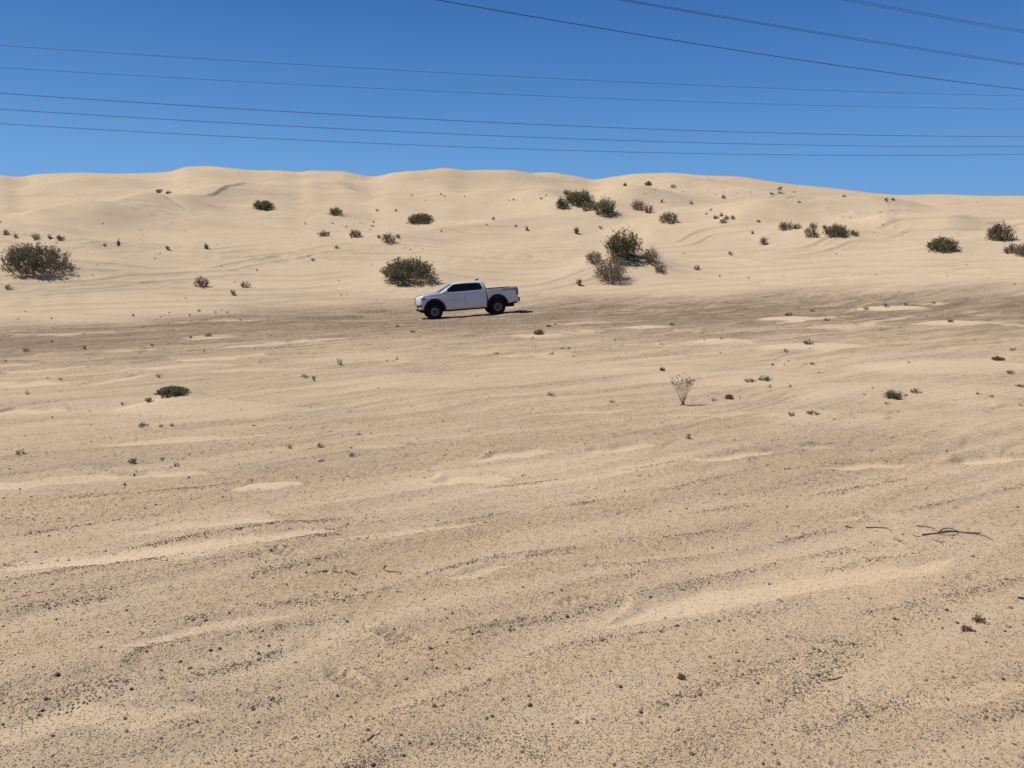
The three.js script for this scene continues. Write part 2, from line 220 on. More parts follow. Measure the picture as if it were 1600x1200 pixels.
const RU = [Math.sin(61 * Math.PI / 180), -Math.cos(61 * Math.PI / 180)];   // the wind ripples run to the right and away
const T = { h: 0, g: 0, t: 0, w: 0, flat: 0, road: 0 };              // height, share of gravel, churned by wheels, drifted clean sand
function ground(x, z, fine = true) {
  const r = Math.hypot(x, z), az = azOf(x, z);
  let h = pad(h1(x, z), x, z), t = 0, clean = 0, drift = 0;
  for (const m of MOUNDS) {
    const dx = x - m.x, dz = z - m.z; if (dx * dx + dz * dz > m.R) continue;
    const q = Math.exp(-((dx / m.rx) ** 2 + (dz / m.rz) ** 2)); h += m.A * q; drift = Math.max(drift, smooth(.12, .5, q) * Math.min(1, m.A * 12));
  }
  if (r > 15 && r < 200) for (const k of TRACKS) {
    const b = k.P.box; if (x < b[0] - 2 || x > b[1] + 2 || z < b[2] - 2 || z > b[3] + 2) continue;
    const [d, , s] = toPoly(k.P, x, z); if (d > 2) continue;
    const e = smooth(0, .12, s) * (1 - smooth(.85, 1, s)), q = Math.abs(d - k.g) / .2, rut = Math.exp(-q * q), berm = Math.exp(-(((Math.abs(d - k.g) - .36) / .17) ** 2));
    h += e * k.depth * .75 * (-rut + .6 * berm); t = Math.max(t, e * rut);
  }
  if (fine && r > 44 && r < 130) { const ch = smooth(.05, .5, noise(x / 11 + 70, z / 7)) * smooth(44, 50, r) * (1 - smooth(95, 130, r)); h += ch * (.045 * noise(x / .75, z / .62) + .05 * noise(x / 1.7 + 5, z / 1.3)) + .02 * smooth(44, 50, r) * noise(x / 1.2 + 30, z / .9); }
  const end = edge(az), flat = 1 - smooth(end - 4, end + 4.5, r + 2.4 * noise(x / 9, z / 3) + 1.2 * noise(x / 2.6, z / .9));
  let g = 0;
  if (flat > 0) {
    const u = x * RU[0] + z * RU[1], v = -x * RU[1] + z * RU[0], wv = v + .35 * noise(u / 3.3, v / 2.1) + .12 * noise(u / 1.1 + 4, v / .9), wu = u + noise(u / 5, v / 3);
    const n1 = noise(wu / 5.5, wv / 1.05 + 31), n2 = noise(wu / 2.4 + 17, wv / .42), n3 = noise(wu / 9 + 3, wv / 3.2), n4 = noise(wu / 2.6 + 51, wv / .17), n5 = noise(wu / 7 + 23, wv / .30);
    const near = 1 - smooth(9, 30, r);
    let bank = 0;
    for (const s of STRIPS) {
      const dx = x - s.x, dz = z - s.z; if (dx * dx + dz * dz > s.R) continue;
      const a = (dx * s.ux + dz * s.uz) / s.hl; if (a < -1 || a > 1) continue;
      const wob = s.hw * (.9 * noise(u * 1.6 / Math.max(.4, s.hl), s.x * 7) + .35 * noise(u * 3.1, s.z * 5)), b = (-dx * s.uz + dz * s.ux) + wob, hw = s.hw * Math.pow(1 - a * a, .95) * (1 + .35 * noise(u * 1.9, 5 + s.x)) + 1e-4;
      const q = b / hw, in_ = (1 - smooth(.6, 1.12, Math.abs(q))) * (.95 + .35 * noise(u * 1.1 + s.x, v * 2)), away = -q;       // q < 0 lies beyond the strip
      clean = Math.max(clean, Math.min(1, in_ * s.m));
      bank += s.m * (Math.exp(-(((away - 1.9) / .75) ** 2)) * .024 + Math.exp(-(((away + 1.8) / .8) ** 2)) * .008 - in_ * .010) * Math.min(1, hw / .06) * Math.min(1, s.hw / .1 + .4);
    }
    const dense = lerp(lerp(lerp(.80, .56, smooth(7, 11, r)), .60, smooth(14, 18, r)), .88, smooth(19, 30, r));
    g = dense + .30 * n1 + .28 * n2 + .12 * n3 + .24 * n4 + .34 * n5 + .12 * noise(x / .55, z / .5) * near;
    g = clamp(g, 0, 1) * (1 - clean) * (1 - drift) * flat;
    g = Math.max(g, t * .75 * flat);
    if (fine) h += flat * (.020 * n1 + .012 * n2 * (1 - clean * .7) + .0045 * n4 * near * (1 - clean) + .009 * n5 * (1 - clean * .6) + .012 * n3 + bank) * lerp(1, 1.5, smooth(14, 30, r)) * (1 - drift * .6);
    if (fine && r > 4.5) {                           // broken crust: low scarps a centimetre or two high
      const nn = noise(wu / 2.8 + 90, wv / .62) * 2.6 + noise(wu / .9, wv / .33 + 12) * .55, k = Math.floor(nn), f = nn - k, nn2 = noise(x / 1.5 + 7, z / .8) * 2, k2 = Math.floor(nn2);
      h += flat * (1 - clean) * (1 - drift) * smooth(4.5, 8, r) * lerp(.014, .030, smooth(12, 26, r)) * ((k + smooth(.74, .98, f)) + .5 * (k2 + smooth(.7, .98, nn2 - k2)));
    }
    if (fine && r < 9) {
      h += g * (.0030 * noise(x / .045, z / .045) + .0022 * noise(x / .019, z / .019)) + .0025 * noise(x / .13, z / .09);
      for (const w of ROWS) { const b = w.P.box; if (x < b[0] - .2 || x > b[1] + .2 || z < b[2] - .2 || z > b[3] + .2) continue; const [d, sd] = toPoly(w.P, x, z); if (d < .2) h += .009 * Math.min(1.3, w.k) * Math.exp(-((d / lerp(.085, .035, .5 + .5 * sd)) ** 2)); }
      for (const p of PRINTS) { const dx = x - p.x, dz = z - p.z; if (dx * dx + dz * dz > .05) continue;
        const a = (dx * p.c - dz * p.s) / .13, b = (dx * p.s + dz * p.c) / .05, q = a * a + b * b; h += -.011 * (1 - smooth(.6, 1.1, q)) * (1 + .5 * Math.sin(a * 16)) + .006 * Math.exp(-(((Math.sqrt(q) - 1.25) / .25) ** 2)); }
    }
    if (fine && r < 16 && drift > .05) h += drift * .0075 * Math.sin((v * 62) + 2.5 * noise(u * .9, v * 1.2) * 2) * (1 - smooth(13, 16, r));
  }
  T.road = 1 - smooth(10, 30, end - r + 3 * noise(x / 7, z / 4)); T.h = h; T.g = g; T.t = t; T.w = Math.max(clean, drift); T.flat = flat;
  return h;
}
const hg = (x, z) => ground(x, z, true);

// ------------------------------------------------------------------ the ground sheet
{
  const rad = [.35, .7, 1.05, 1.35, 1.6, 1.8, 1.95];
  let r = 2.0;
  while (r < 190) { rad.push(r); r += r < 6.2 ? r * r / 1280 : r < 13 ? .034 : r < 25 ? lerp(.034, .085, (r - 13) / 12) : r < 60 ? .14 : lerp(.16, .5, (r - 60) / 130); }
  while (r < 4000) { rad.push(r); r *= 1.06; }
  const ang = []; let a = -Math.PI;
  while (a < Math.PI - 1e-6) { ang.push(a); const d = Math.abs(a + (Math.abs(a) > 0 ? 0 : 0)) * 180 / Math.PI; a += (d < 36.5 ? .13 : d < 48 ? .4 : d < 70 ? 1 : 3) * Math.PI / 180; }
  const NA = ang.length, NR = rad.length, n = NA * NR + 1;
  const pos = new Float32Array(n * 3), col = new Float32Array(n * 3), uv = new Float32Array(n * 2);
  const put = (i, x, z, ir, ia, rr) => {
    ground(x, z);
    pos[i * 3] = x; pos[i * 3 + 1] = T.h; pos[i * 3 + 2] = z; uv[i * 2] = x / 1.7; uv[i * 2 + 1] = z / 1.7;
    const broad = 1 + .05 * noise(x / 6.3 + 5, z / 4.1) + .035 * noise(x / 1.7, z / 1.1 + 8);
    let R = .474, G = .366, B = .246;
    const q = T.g; const road = T.road;                              // darker, coarser gravel along the vehicle route below the dunes
     R = lerp(R, lerp(.370, .225, road), q); G = lerp(G, lerp(.276, .162, road), q); B = lerp(B, lerp(.181, .108, road), q); { const b = 1 + .07 * T.w * T.flat; R *= b; G *= b; B *= b; }
    const grey = .12 * clamp(noise(x / 2.7 + 40, z / 1.6), 0, 1) * q; R *= 1 - grey; G *= 1 - grey * .75; B *= 1 - grey * .35;
    const orange = .07 * clamp(noise(x / 1.3 - 20, z / .9), 0, 1) * T.flat; G *= 1 - orange * .4; B *= 1 - orange;
    let k = broad * (1 - .10 * T.t * (1 - q));
    const w = hash(ir, ia); k *= 1 + (w - .5) * (.05 + .20 * q);                       // single grains and small stones
    if (q > .25 && hash(ia + 9, ir + 5) < .035 * q) k *= .62;
    col[i * 3] = R * k; col[i * 3 + 1] = G * k; col[i * 3 + 2] = B * k;
  };
  put(0, 0, 0, 0, 0, 0);
  for (let i = 0; i < NR; i++) for (let j = 0; j < NA; j++) put(1 + i * NA + j, rad[i] * Math.sin(ang[j]), -rad[i] * Math.cos(ang[j]), i, j, rad[i]);
  const idx = new Uint32Array(NA * 3 + (NR - 1) * NA * 6); let c = 0;
  for (let j = 0; j < NA; j++) { const k = (j + 1) % NA; idx[c++] = 0; idx[c++] = 1 + k; idx[c++] = 1 + j; }
  for (let i = 0; i < NR - 1; i++) for (let j = 0; j < NA; j++) { const k = (j + 1) % NA, A = 1 + i * NA + j, B = 1 + i * NA + k, C = A + NA, D = B + NA; idx[c++] = A; idx[c++] = B; idx[c++] = D; idx[c++] = A; idx[c++] = D; idx[c++] = C; }
  const geo = new THREE.BufferGeometry();
  geo.setAttribute('position', new THREE.BufferAttribute(pos, 3)); geo.setAttribute('color', new THREE.BufferAttribute(col, 3)); geo.setAttribute('uv', new THREE.BufferAttribute(uv, 2));
  geo.setIndex(new THREE.BufferAttribute(idx, 1)); geo.computeVertexNormals();
  // sand grain, 1.7 m a side
  const S = 1024, px = new Uint8Array(S * S * 4), bp = new Uint8Array(S * S * 4), R = rng(5);
  for (let i = 0; i < S * S; i++) { const g = 224 + (R() + R() - 1) * 34; px[i * 4] = g; px[i * 4 + 1] = g * .995; px[i * 4 + 2] = g * .985; px[i * 4 + 3] = 255; const b = 110 + R() * 60; bp[i * 4] = bp[i * 4 + 1] = bp[i * 4 + 2] = b; bp[i * 4 + 3] = 255; }
  for (let k = 0; k < 14000; k++) {                 // coarse grains
    const cx = R() * S, cy = R() * S, rr = .8 + R() * 1.7, tone = R() < .62 ? .55 + R() * .25 : 1.04 + R() * .1;
    for (let dy = -3; dy <= 3; dy++) for (let dx = -3; dx <= 3; dx++) { const d = Math.hypot(dx, dy * 1.2); if (d > rr) continue; const q = ((((cy + dy) | 0) + S) % S * S + (((cx + dx) | 0) + S) % S) * 4; for (let e = 0; e < 3; e++) { px[q + e] = clamp(px[q + e] * tone, 0, 255); bp[q + e] = clamp(bp[q + e] + 80 * (1 - d / rr), 0, 255); } }
  }
  const tex = (d, srgb) => { const t = new THREE.DataTexture(d, S, S, THREE.RGBAFormat, THREE.UnsignedByteType); t.wrapS = t.wrapT = THREE.RepeatWrapping; t.magFilter = THREE.LinearFilter; t.minFilter = THREE.LinearMipmapLinearFilter; t.generateMipmaps = true; if (srgb) t.colorSpace = THREE.SRGBColorSpace; t.needsUpdate = true; return t; };
  const m = new THREE.MeshPhysicalMaterial({ vertexColors: true, roughness: 1, specularIntensity: .15, map: tex(px, true), bumpMap: tex(bp, false), bumpScale: .0035 });
  m.color = lin(1.28, 1.28, 1.28);
  const o = part('sand_ground', geo, m, scene); o.userData.kind = 'structure'; o.userData.label = 'pale desert sand, gravelly flat rising into dunes';
  console.log('ground triangles', idx.length / 3);
}

// ------------------------------------------------------------------ loose gravel on the flat
{
  const R = rng(11), M = [];
  for (let v = 0; v < 3; v++) {
    const g = new THREE.IcosahedronGeometry(1, v === 0 ? 1 : 0), p = g.attributes.position, key = {};
    for (let i = 0; i < p.count; i++) { const k = [p.getX(i), p.getY(i), p.getZ(i)].map((q) => q.toFixed(3)).join(); key[k] ??= .72 + .5 * R(); p.setXYZ(i, p.getX(i) * key[k], p.getY(i) * key[k] * .72, p.getZ(i) * key[k] * .86); }
    g.computeVertexNormals(); M.push(g);
  }
  const N = 1000000, list = [[], [], []];
  for (let k = 0; k < N; k++) {
    const rr = 2.1 * Math.pow(11.5 / 2.1, Math.pow(R(), 1.15)), a = (R() - .5) * 1.36, x = rr * Math.sin(a), z = -rr * Math.cos(a);
    const q0 = R(), q1 = R(), q2 = R(), q3 = R(), q4 = R();
    ground(x, z);
    const u = x * RU[0] + z * RU[1], v = -x * RU[1] + z * RU[0], wv = v + .25 * noise(u / 3, v / 2);
    const line = Math.max(0, 1 - Math.abs(noise(u / 5.5 + 60, wv / .40)) / .085) * smooth(-.25, .3, noise(u / 1.6 + 8, wv / .9)), clump = smooth(.25, .6, noise(x / .5 + 20, z / .4));
    const p = T.g * (.17 + .16 * line + .05 * clump) + .008;
    if (q0 > p) continue;
    let s = .0015 + .0025 * q1 * q1 + (line + clump * .6) * .0028 * q2 * q2; if (q3 < .008) s += .003 + .005 * q2; s *= .85 + rr * .035;
    list[q4 < .2 ? 0 : q4 < .6 ? 1 : 2].push([x, T.h + s * .25, z, s, line]);
  }
  for (const w of ROWS) {
    const c = new THREE.CatmullRomCurve3(w.P.map((e) => new THREE.Vector3(e.x, 0, e.z))), n = Math.round(w.P.len * 620 * w.k);
    for (let k = 0; k < n; k++) {
      const t = R(), gap = smooth(-.35, .25, noise(t * w.P.len * 1.6, w.P[0].x * 9)); if (R() > .25 + .75 * gap) continue;
      const o = c.getPoint(t), sp = (R() + R() + R() - 1.5) * .042 * (w.k > 2 ? 2 : 1) * (.5 + 1.1 * R()), x = o.x + sp * .5, z = o.z + sp * .86; ground(x, z);
      const q = R(), s = .0016 + .0030 * q * q * (.5 + gap) + (R() < .025 ? .003 + .003 * R() : 0); list[R() < .3 ? 0 : R() < .5 ? 1 : 2].push([x, T.h + s * .2, z, s, .4 + .6 * gap]);
    }
  }
  const mt = new THREE.MeshPhysicalMaterial({ color: 0xffffff, roughness: .95, specularIntensity: .25 }), D = new THREE.Object3D(), C = new THREE.Color();
  let tot = 0;
  M.forEach((g, v) => {
    const L = list[v], im = new THREE.InstancedMesh(g, mt, L.length); tot += L.length;
    L.forEach(([x, y, z, s, line], i) => {
      D.position.set(x, y, z); D.rotation.set(R() * .5, R() * 6.28, R() * .5); D.scale.setScalar(s); D.updateMatrix(); im.setMatrixAt(i, D.matrix);
      const w = R(), d = Math.pow(R(), 1.6); if (w < .03) C.setRGB(.50, .43, .34); else if (w < .16) C.setRGB(.19 + .12 * d, .165 + .10 * d, .135 + .08 * d); else C.setRGB(lerp(.125, .42, d), lerp(.092, .305, d), lerp(.062, .195, d));
      if (line > .3 && w > .2) C.multiplyScalar(.82);
      im.setColorAt(i, C);
    });
    im.name = numbered('gravel'); im.userData.kind = 'stuff'; tag(im, 'small loose gravel strewn over the sandy foreground', 'gravel', 'loose gravel'); scene.add(im);
  });
  console.log('gravel', tot);
}

// ------------------------------------------------------------------ the white pickup truck (local x forward, y up, z to its right; origin under the middle of the wheelbase)
const M = {
  paint: new THREE.MeshPhysicalMaterial({ color: lin(.535, .525, .51), roughness: .36, clearcoat: 1, clearcoatRoughness: .08 }),
  black: new THREE.MeshPhysicalMaterial({ color: lin(.010, .010, .011), roughness: .7, specularIntensity: .3 }), rubber: new THREE.MeshPhysicalMaterial({ color: lin(.013, .013, .013), roughness: .9, specularIntensity: .3 }), under: std(.018, .017, .016, .95),
  glass: new THREE.MeshPhysicalMaterial({ color: lin(.005, .006, .007), roughness: .05, specularIntensity: .45 }), screen: new THREE.MeshPhysicalMaterial({ color: lin(.010, .013, .016), roughness: .04, clearcoat: 1, clearcoatRoughness: .02 }),
  chrome: std(.75, .75, .76, .16, { metalness: 1 }), rim: std(.02, .02, .021, .35), bright: std(.55, .55, .56, .4, { metalness: .3 }),
  lens: new THREE.MeshPhysicalMaterial({ color: lin(.20, .22, .235), roughness: .08, clearcoat: 1 }), red: new THREE.MeshPhysicalMaterial({ color: lin(.22, .008, .010), roughness: .15, clearcoat: 1 }),
  amber: std(.35, .11, .02, .3), grey: std(.30, .29, .275, .45), decal: std(.045, .045, .05, .5), decalRed: std(.14, .012, .018, .5),
};
{
  const truck = new THREE.Group(); truck.name = 'pickup_truck'; scene.add(truck);
  tag(truck, 'white four-door pickup truck parked on the gravelly flat below the dunes', 'truck');
  truck.matrixAutoUpdate = true;
  new THREE.Matrix4().makeBasis(fwd, upDir, rightDir.clone().negate().cross(upDir).lengthSq() ? new THREE.Vector3().crossVectors(fwd, upDir).normalize() : rightDir).setPosition(truckAt).decompose(truck.position, truck.quaternion, truck.scale);
  truck.position.addScaledVector(upDir, -.02);
  const P = (name, geo, mat, parent = truck) => part(name, geo, mat, parent);
  const shape = (pts) => { const s = new THREE.Shape(); s.moveTo(...pts[0]); pts.slice(1).forEach((p) => s.lineTo(...p)); s.closePath(); return s; };
  const arc = (cx, cy, r, a0, a1, n = 18, e = 1.12) => Array.from({ length: n + 1 }, (_, i) => { const a = (a0 + (a1 - a0) * i / n) * Math.PI / 180; return [cx + r * Math.cos(a), cy + r * e * Math.sin(a)]; });
  const slab = (pts, z0, z1, bevel = .02, steps = 1) => { const g = new THREE.ExtrudeGeometry(shape(pts), { depth: z1 - z0 - 2 * bevel, bevelEnabled: bevel > 0, bevelSize: bevel, bevelThickness: bevel, bevelOffset: -bevel, bevelSegments: 3, steps, curveSegments: 4 }); g.translate(0, 0, z0 + bevel); return toCreasedNormals(g, .6); };
  const box = (x0, x1, y0, y1, z0, z1, rad = .02) => new RoundedBoxGeometry(x1 - x0, y1 - y0, z1 - z0, 2, rad).translate((x0 + x1) / 2, (y0 + y1) / 2, (z0 + z1) / 2);
  const bend = (g) => { const p = g.attributes.position; for (let i = 0; i < p.count; i++) { const x = p.getX(i), z = Math.abs(p.getZ(i)), y = p.getY(i); p.setX(i, x - .26 * Math.pow(z / .92, 3.2) * smooth(1.9, 2.55, x)); p.setZ(i, p.getZ(i) * (1 - .05 * smooth(.95, 1.32, y))); } p.needsUpdate = true; g.computeVertexNormals(); return toCreasedNormals(g, .55); };
  const FX = 1.618, RX = -1.618, AY = .41, AR = .50;
  // body: nose, wings, sills and cab up to the waist
  const bodyPts = [[2.38, .53], [2.47, .60], [2.515, .72], [2.52, .95], [2.505, 1.12], [2.44, 1.195], [2.26, 1.245], [1.75, 1.30], [1.25, 1.335], [.2, 1.315], [-1.0, 1.315], [-1.085, 1.31], [-1.095, .48], [-1.06, .44], [1.05, .44], ...arc(FX, AY, AR, 176, 14), [2.2, .5]];
  const body = P('body', bend(slab(bodyPts, -.915, .915, .05, 14)), M.paint);
  P('hood', bend(slab([[2.40, 1.215], [2.23, 1.265], [1.75, 1.322], [1.34, 1.352], [1.32, 1.30], [2.33, 1.19]], -.66, .66, .012, 10)), M.paint, body);
  // greenhouse
  const levels = [[1.285, 1.36, -1.12, .865], [1.33, 1.30, -1.125, .862], [1.52, .985, -1.075, .785], [1.70, .66, -1.00, .70], [1.765, .50, -.95, .655], [1.80, .34, -.86, .59], [1.822, .1, -.66, .42]];
  const ring = (xf, xr, hz, y) => { const o = [], rc = Math.min(.13, hz * .3); for (const [sx, sz, a0] of [[1, 1, 0], [0, 1, 90], [0, -1, 180], [1, -1, 270]]) for (let i = 0; i <= 5; i++) { const a = (a0 + 18 * i) * Math.PI / 180, cx = sx ? xf - rc : xr + rc, cz = sz * (hz - rc); o.push(new THREE.Vector3(cx + rc * Math.cos(a), y, cz + rc * Math.sin(a))); } return o; };
  {
    const rings = levels.map(([y, xf, xr, hz]) => ring(xf, xr, hz, y)), n = rings[0].length, pos = [], idx = [];
    rings.forEach((q) => q.forEach((v) => pos.push(v.x, v.y, v.z)));
    for (let i = 0; i < rings.length - 1; i++) for (let j = 0; j < n; j++) { const k = (j + 1) % n, a = i * n + j, b = i * n + k; idx.push(a, a + n, b, b, a + n, b + n); }
    const c = pos.length / 3; pos.push(-.28, 1.828, 0); const top = (rings.length - 1) * n; for (let j = 0; j < n; j++) idx.push(top + j, c, top + (j + 1) % n);
    const g = new THREE.BufferGeometry(); g.setAttribute('position', new THREE.Float32BufferAttribute(pos, 3)); g.setIndex(idx); g.computeVertexNormals();
    P('cab_roof', toCreasedNormals(g, .5), M.paint);
  }
  const hzAt = (y) => { let k = 0; while (k < levels.length - 2 && y > levels[k + 1][0]) k++; const a = levels[k], b = levels[k + 1]; return lerp(a[3], b[3], clamp((y - a[0]) / (b[0] - a[0]), 0, 1)); };
  const pane = (pts, side) => {                  // a glass sheet lying just proud of the cab's side
    const g = new THREE.ShapeGeometry(shape(pts), 4), p = g.attributes.position;
    for (let i = 0; i < p.count; i++) p.setZ(i, side * (hzAt(p.getY(i)) + .010));
    const b = g.clone(); for (let i = 0; i < p.count; i++) b.attributes.position.setZ(i, side * (hzAt(p.getY(i)) + .002));
    const all = mergeGeometries([g, b]); all.computeVertexNormals(); return all;
  };
  const fill = (pts, n = 6) => { const o = []; pts.forEach((a, i) => { const b = pts[(i + 1) % pts.length]; for (let k = 0; k < n; k++) o.push([lerp(a[0], b[0], k / n), lerp(a[1], b[1], k / n)]); }); return o; };
  for (const s of [-1, 1]) {
    // doors
    const z0 = s < 0 ? -.928 : .900, z1 = s < 0 ? -.900 : .928;
    const fd = P('door', slab([[1.03, .56], [1.035, 1.24], [.98, 1.295], [.03, 1.295], [.03, .50], [.98, .50]], z0, z1, .012), M.paint);
    const rd = P('door', slab([[.015, .50], [.015, 1.295], [-.98, 1.295], [-1.045, 1.24], [-1.05, .62], [-.93, .50]], z0, z1, .012), M.paint);
    P('handle', box(.10, .30, 1.10, 1.14, s * .945 - .016, s * .945 + .016, .012), M.paint, fd);
    P('handle', box(-.90, -.70, 1.10, 1.14, s * .945 - .016, s * .945 + .016, .012), M.paint, rd);
    P('window', pane(fill([[1.085, 1.325], [.66, 1.655], [.52, 1.70], [.06, 1.715], [.06, 1.325]]), s), M.glass, fd);
    P('window', pane(fill([[.02, 1.325], [.02, 1.715], [-.66, 1.70], [-.80, 1.66], [-.885, 1.42], [-.80, 1.35]]), s), M.glass, rd);
    P('door_pillar', pane(fill([[.075, 1.322], [.075, 1.717], [.005, 1.717], [.005, 1.322]]), s).translate(0, 0, s * .003), M.black, rd);
    // mirror
    const mi = P('mirror', box(.93, 1.05, 1.30, 1.46, s * 1.03 - .11, s * 1.03 + .11, .05), M.paint); P('mirror_arm', box(.96, 1.04, 1.27, 1.33, s * .92 - .05, s * .92 + .05, .02), M.black, mi);
    // black arch flares
    for (const [cx, r] of [[FX, .0], [RX, .0]]) {
      const out = arc(cx, AY, AR + .075, 174, 6, 20), inn = arc(cx, AY, AR - .035, 6, 174, 20);
      P('wheel_arch_flare', slab([...out, ...inn], s < 0 ? -.985 : .86, s < 0 ? -.86 : .985, .025), M.black);
      P('wheel_well', box(cx - .5, cx + .5, .46, .98, s < 0 ? -.80 : .28, s < 0 ? -.28 : .80, .05).scale(1, 1, 1), M.under);
    }
    // lamps
    const hl = P('headlight', bend(box(2.25, 2.495, 1.00, 1.14, s < 0 ? -.925 : .53, s < 0 ? -.53 : .925, .03)), M.lens);
    P('lamp_bezel', bend(box(2.27, 2.51, .955, 1.0, s < 0 ? -.90 : .55, s < 0 ? -.55 : .90, .015)), M.chrome, hl);
    P('turn_signal', bend(box(2.10, 2.28, 1.03, 1.14, s < 0 ? -.932 : .84, s < 0 ? -.84 : .932, .02)), M.decal, hl);
    P('fog_lamp_pocket', bend(box(2.36, 2.53, .66, .80, s < 0 ? -.90 : .58, s < 0 ? -.58 : .90, .02)), M.black);
    const tl = P('taillight', box(-2.735, -2.60, .95, 1.30, s < 0 ? -.93 : .80, s < 0 ? -.80 : .93, .025), M.red);
    P('reverse_lens', box(-2.74, -2.70, .98, 1.04, s < 0 ? -.915 : .83, s < 0 ? -.83 : .915, .01), M.bright, tl);
    // load bed side
    const bs = P('bed_side', slab([[-1.125, 1.345], [-2.70, 1.355], [-2.725, .95], [-2.70, .64], [-2.30, .58], ...arc(RX, AY, AR, 168, 6)], s < 0 ? -.915 : .83, s < 0 ? -.83 : .915, .03), M.paint);
    P('bed_rail_cap', box(-2.70, -1.125, 1.345, 1.375, s < 0 ? -.90 : .81, s < 0 ? -.81 : .90, .012), M.black, bs);
    // fender crease
    P('fender_crease', bend(box(1.25, 2.15, 1.085, 1.125, s * .915 - .02, s * .915 + .02, .018)), M.paint, body);
    P('fender_crease', box(-2.1, -1.25, 1.13, 1.17, s * .915 - .015, s * .915 + .015, .014), M.paint, bs);
    P('side_step', box(-1.0, 1.0, .36, .44, s < 0 ? -.84 : .70, s < 0 ? -.70 : .84, .03), M.under);
    // wheels
    for (const cx of [FX, RX]) {
      const w = new THREE.Group(); w.name = 'wheel'; w.position.set(cx, .395, s * .80); truck.add(w);
      const prof = [[.21, -.11], [.245, -.125], [.33, -.135], [.375, -.125], [.395, -.09], [.398, 0], [.395, .09], [.375, .125], [.33, .135], [.245, .125], [.21, .11]].map(([a, b]) => new THREE.Vector2(a, b));
      P('tyre', new THREE.LatheGeometry(prof, 40).rotateX(Math.PI / 2), M.rubber, w);
      const rim = P('rim', new THREE.CylinderGeometry(.235, .225, .05, 32).rotateX(Math.PI / 2).translate(0, 0, s * .085), M.rim, w);
      for (let i = 0; i < 8; i++) P('spoke', mergeGeometries([-1, 1].map((q) => new THREE.BoxGeometry(.015, .07, .012).rotateZ(q * -.55).translate(q * .022, .172, s * .112).applyMatrix4(new THREE.Matrix4().makeRotationZ((i + .5) / 8 * 6.2832)))), M.bright, rim);
      P('hub_cap', new THREE.CylinderGeometry(.045, .05, .03, 16).rotateX(Math.PI / 2).translate(0, 0, s * .12), M.rim, rim);
    }
  }
  // windscreen and rear window
  const screen = (pts3) => { const g = new THREE.BufferGeometry(); g.setAttribute('position', new THREE.Float32BufferAttribute(pts3.flat(), 3)); g.setIndex([0, 1, 2, 0, 2, 3]); g.computeVertexNormals(); return g; };
  const wp = (y, o) => { let k = 0; while (k < levels.length - 2 && y > levels[k + 1][0]) k++; const a = levels[k], b = levels[k + 1], t = (y - a[0]) / (b[0] - a[0]); return o > 0 ? lerp(a[1], b[1], t) : lerp(a[2], b[2], t); };
  const curved = (side, y0, y1, w0, w1, off) => { const g = new THREE.PlaneGeometry(1, 1, 10, 8), p = g.attributes.position; for (let i = 0; i < p.count; i++) { const u = p.getX(i) * 2, y = lerp(y0, y1, p.getY(i) + .5), hw = lerp(w0, w1, p.getY(i) + .5); p.setXYZ(i, wp(y, side) + side * (off + (side > 0 ? .10 : .03) * (1 - u * u)), y, side * -u * hw); } g.computeVertexNormals(); return g; };
  P('windshield', curved(1, 1.345, 1.725, .80, .62, -.012), M.screen);
  P('rear_window', curved(-1, 1.37, 1.70, .66, .56, .010), M.glass);
  // nose
  const grille = P('grille', bend(box(2.44, 2.537, .76, 1.11, -.48, .48, .05)), M.black);
  const bars = []; for (let i = 0; i < 5; i++) bars.push(bend(box(2.53, 2.547, .81 + i * .06, .825 + i * .06, -.44, .44, .006))); P('grille_bars', mergeGeometries(bars), M.grey, grille);
  const fr = []; fr.push(bend(box(2.505, 2.551, 1.095, 1.125, -.49, .49, .012)), bend(box(2.505, 2.551, .745, .77, -.44, .44, .012))); for (const s of [-1, 1]) fr.push(bend(box(2.49, 2.548, .76, 1.11, s * .485 - .02, s * .485 + .02, .015))); P('grille_frame', mergeGeometries(fr), M.chrome, grille);
  const em = []; for (const [a, b, y] of [[.085, .058, 0], [.03, .056, .0], [.06, .024, .022]]) em.push(new THREE.TorusGeometry(1, .1, 6, 24).scale(a, b, .06).rotateY(Math.PI / 2).translate(2.56, .95 + y, 0)); P('emblem', mergeGeometries(em), M.chrome, grille);
  const fb = P('front_bumper', bend(box(2.32, 2.57, .53, .66, -.90, .90, .05)), M.paint); P('skid_plate', bend(box(2.2, 2.55, .44, .54, -.80, .80, .04)), M.black, fb);
  // bed inside, tailgate, rear bumper, underbody
  P('bed_floor', box(-2.68, -1.13, .82, .86, -.83, .83, .01), M.under); P('bed_front_wall', box(-1.165, -1.125, .60, 1.34, -.82, .82, .01), M.paint);
  const tg = P('tailgate', box(-2.725, -2.665, .66, 1.35, -.80, .80, .02), M.paint); P('handle', box(-2.74, -2.72, 1.16, 1.24, -.14, .14, .01), M.black, tg);
  P('rear_bumper', box(-2.82, -2.70, .60, .83, -.90, .90, .05), M.grey); P('tow_hitch', box(-2.80, -2.55, .50, .60, -.2, .2, .02), M.under);
  P('underbody', box(-2.55, 2.25, .36, .78, -.60, .60, .05), M.under); P('exhaust_pipe', new THREE.CylinderGeometry(.04, .04, .6, 10).rotateZ(Math.PI / 2).translate(-2.35, .50, .62), M.under);
  for (const cx of [FX, RX]) P('axle', new THREE.CylinderGeometry(.05, .05, 1.5, 10).rotateX(Math.PI / 2).translate(cx, .395, 0), M.under);
  const fin = new THREE.ExtrudeGeometry(shape([[.10, 0], [-.08, .075], [-.12, .07], [-.12, 0]]), { depth: .03, bevelEnabled: true, bevelSize: .01, bevelThickness: .01, bevelSegments: 2 }); P('roof_antenna', fin.translate(-.72, 1.812, -.015), M.black);
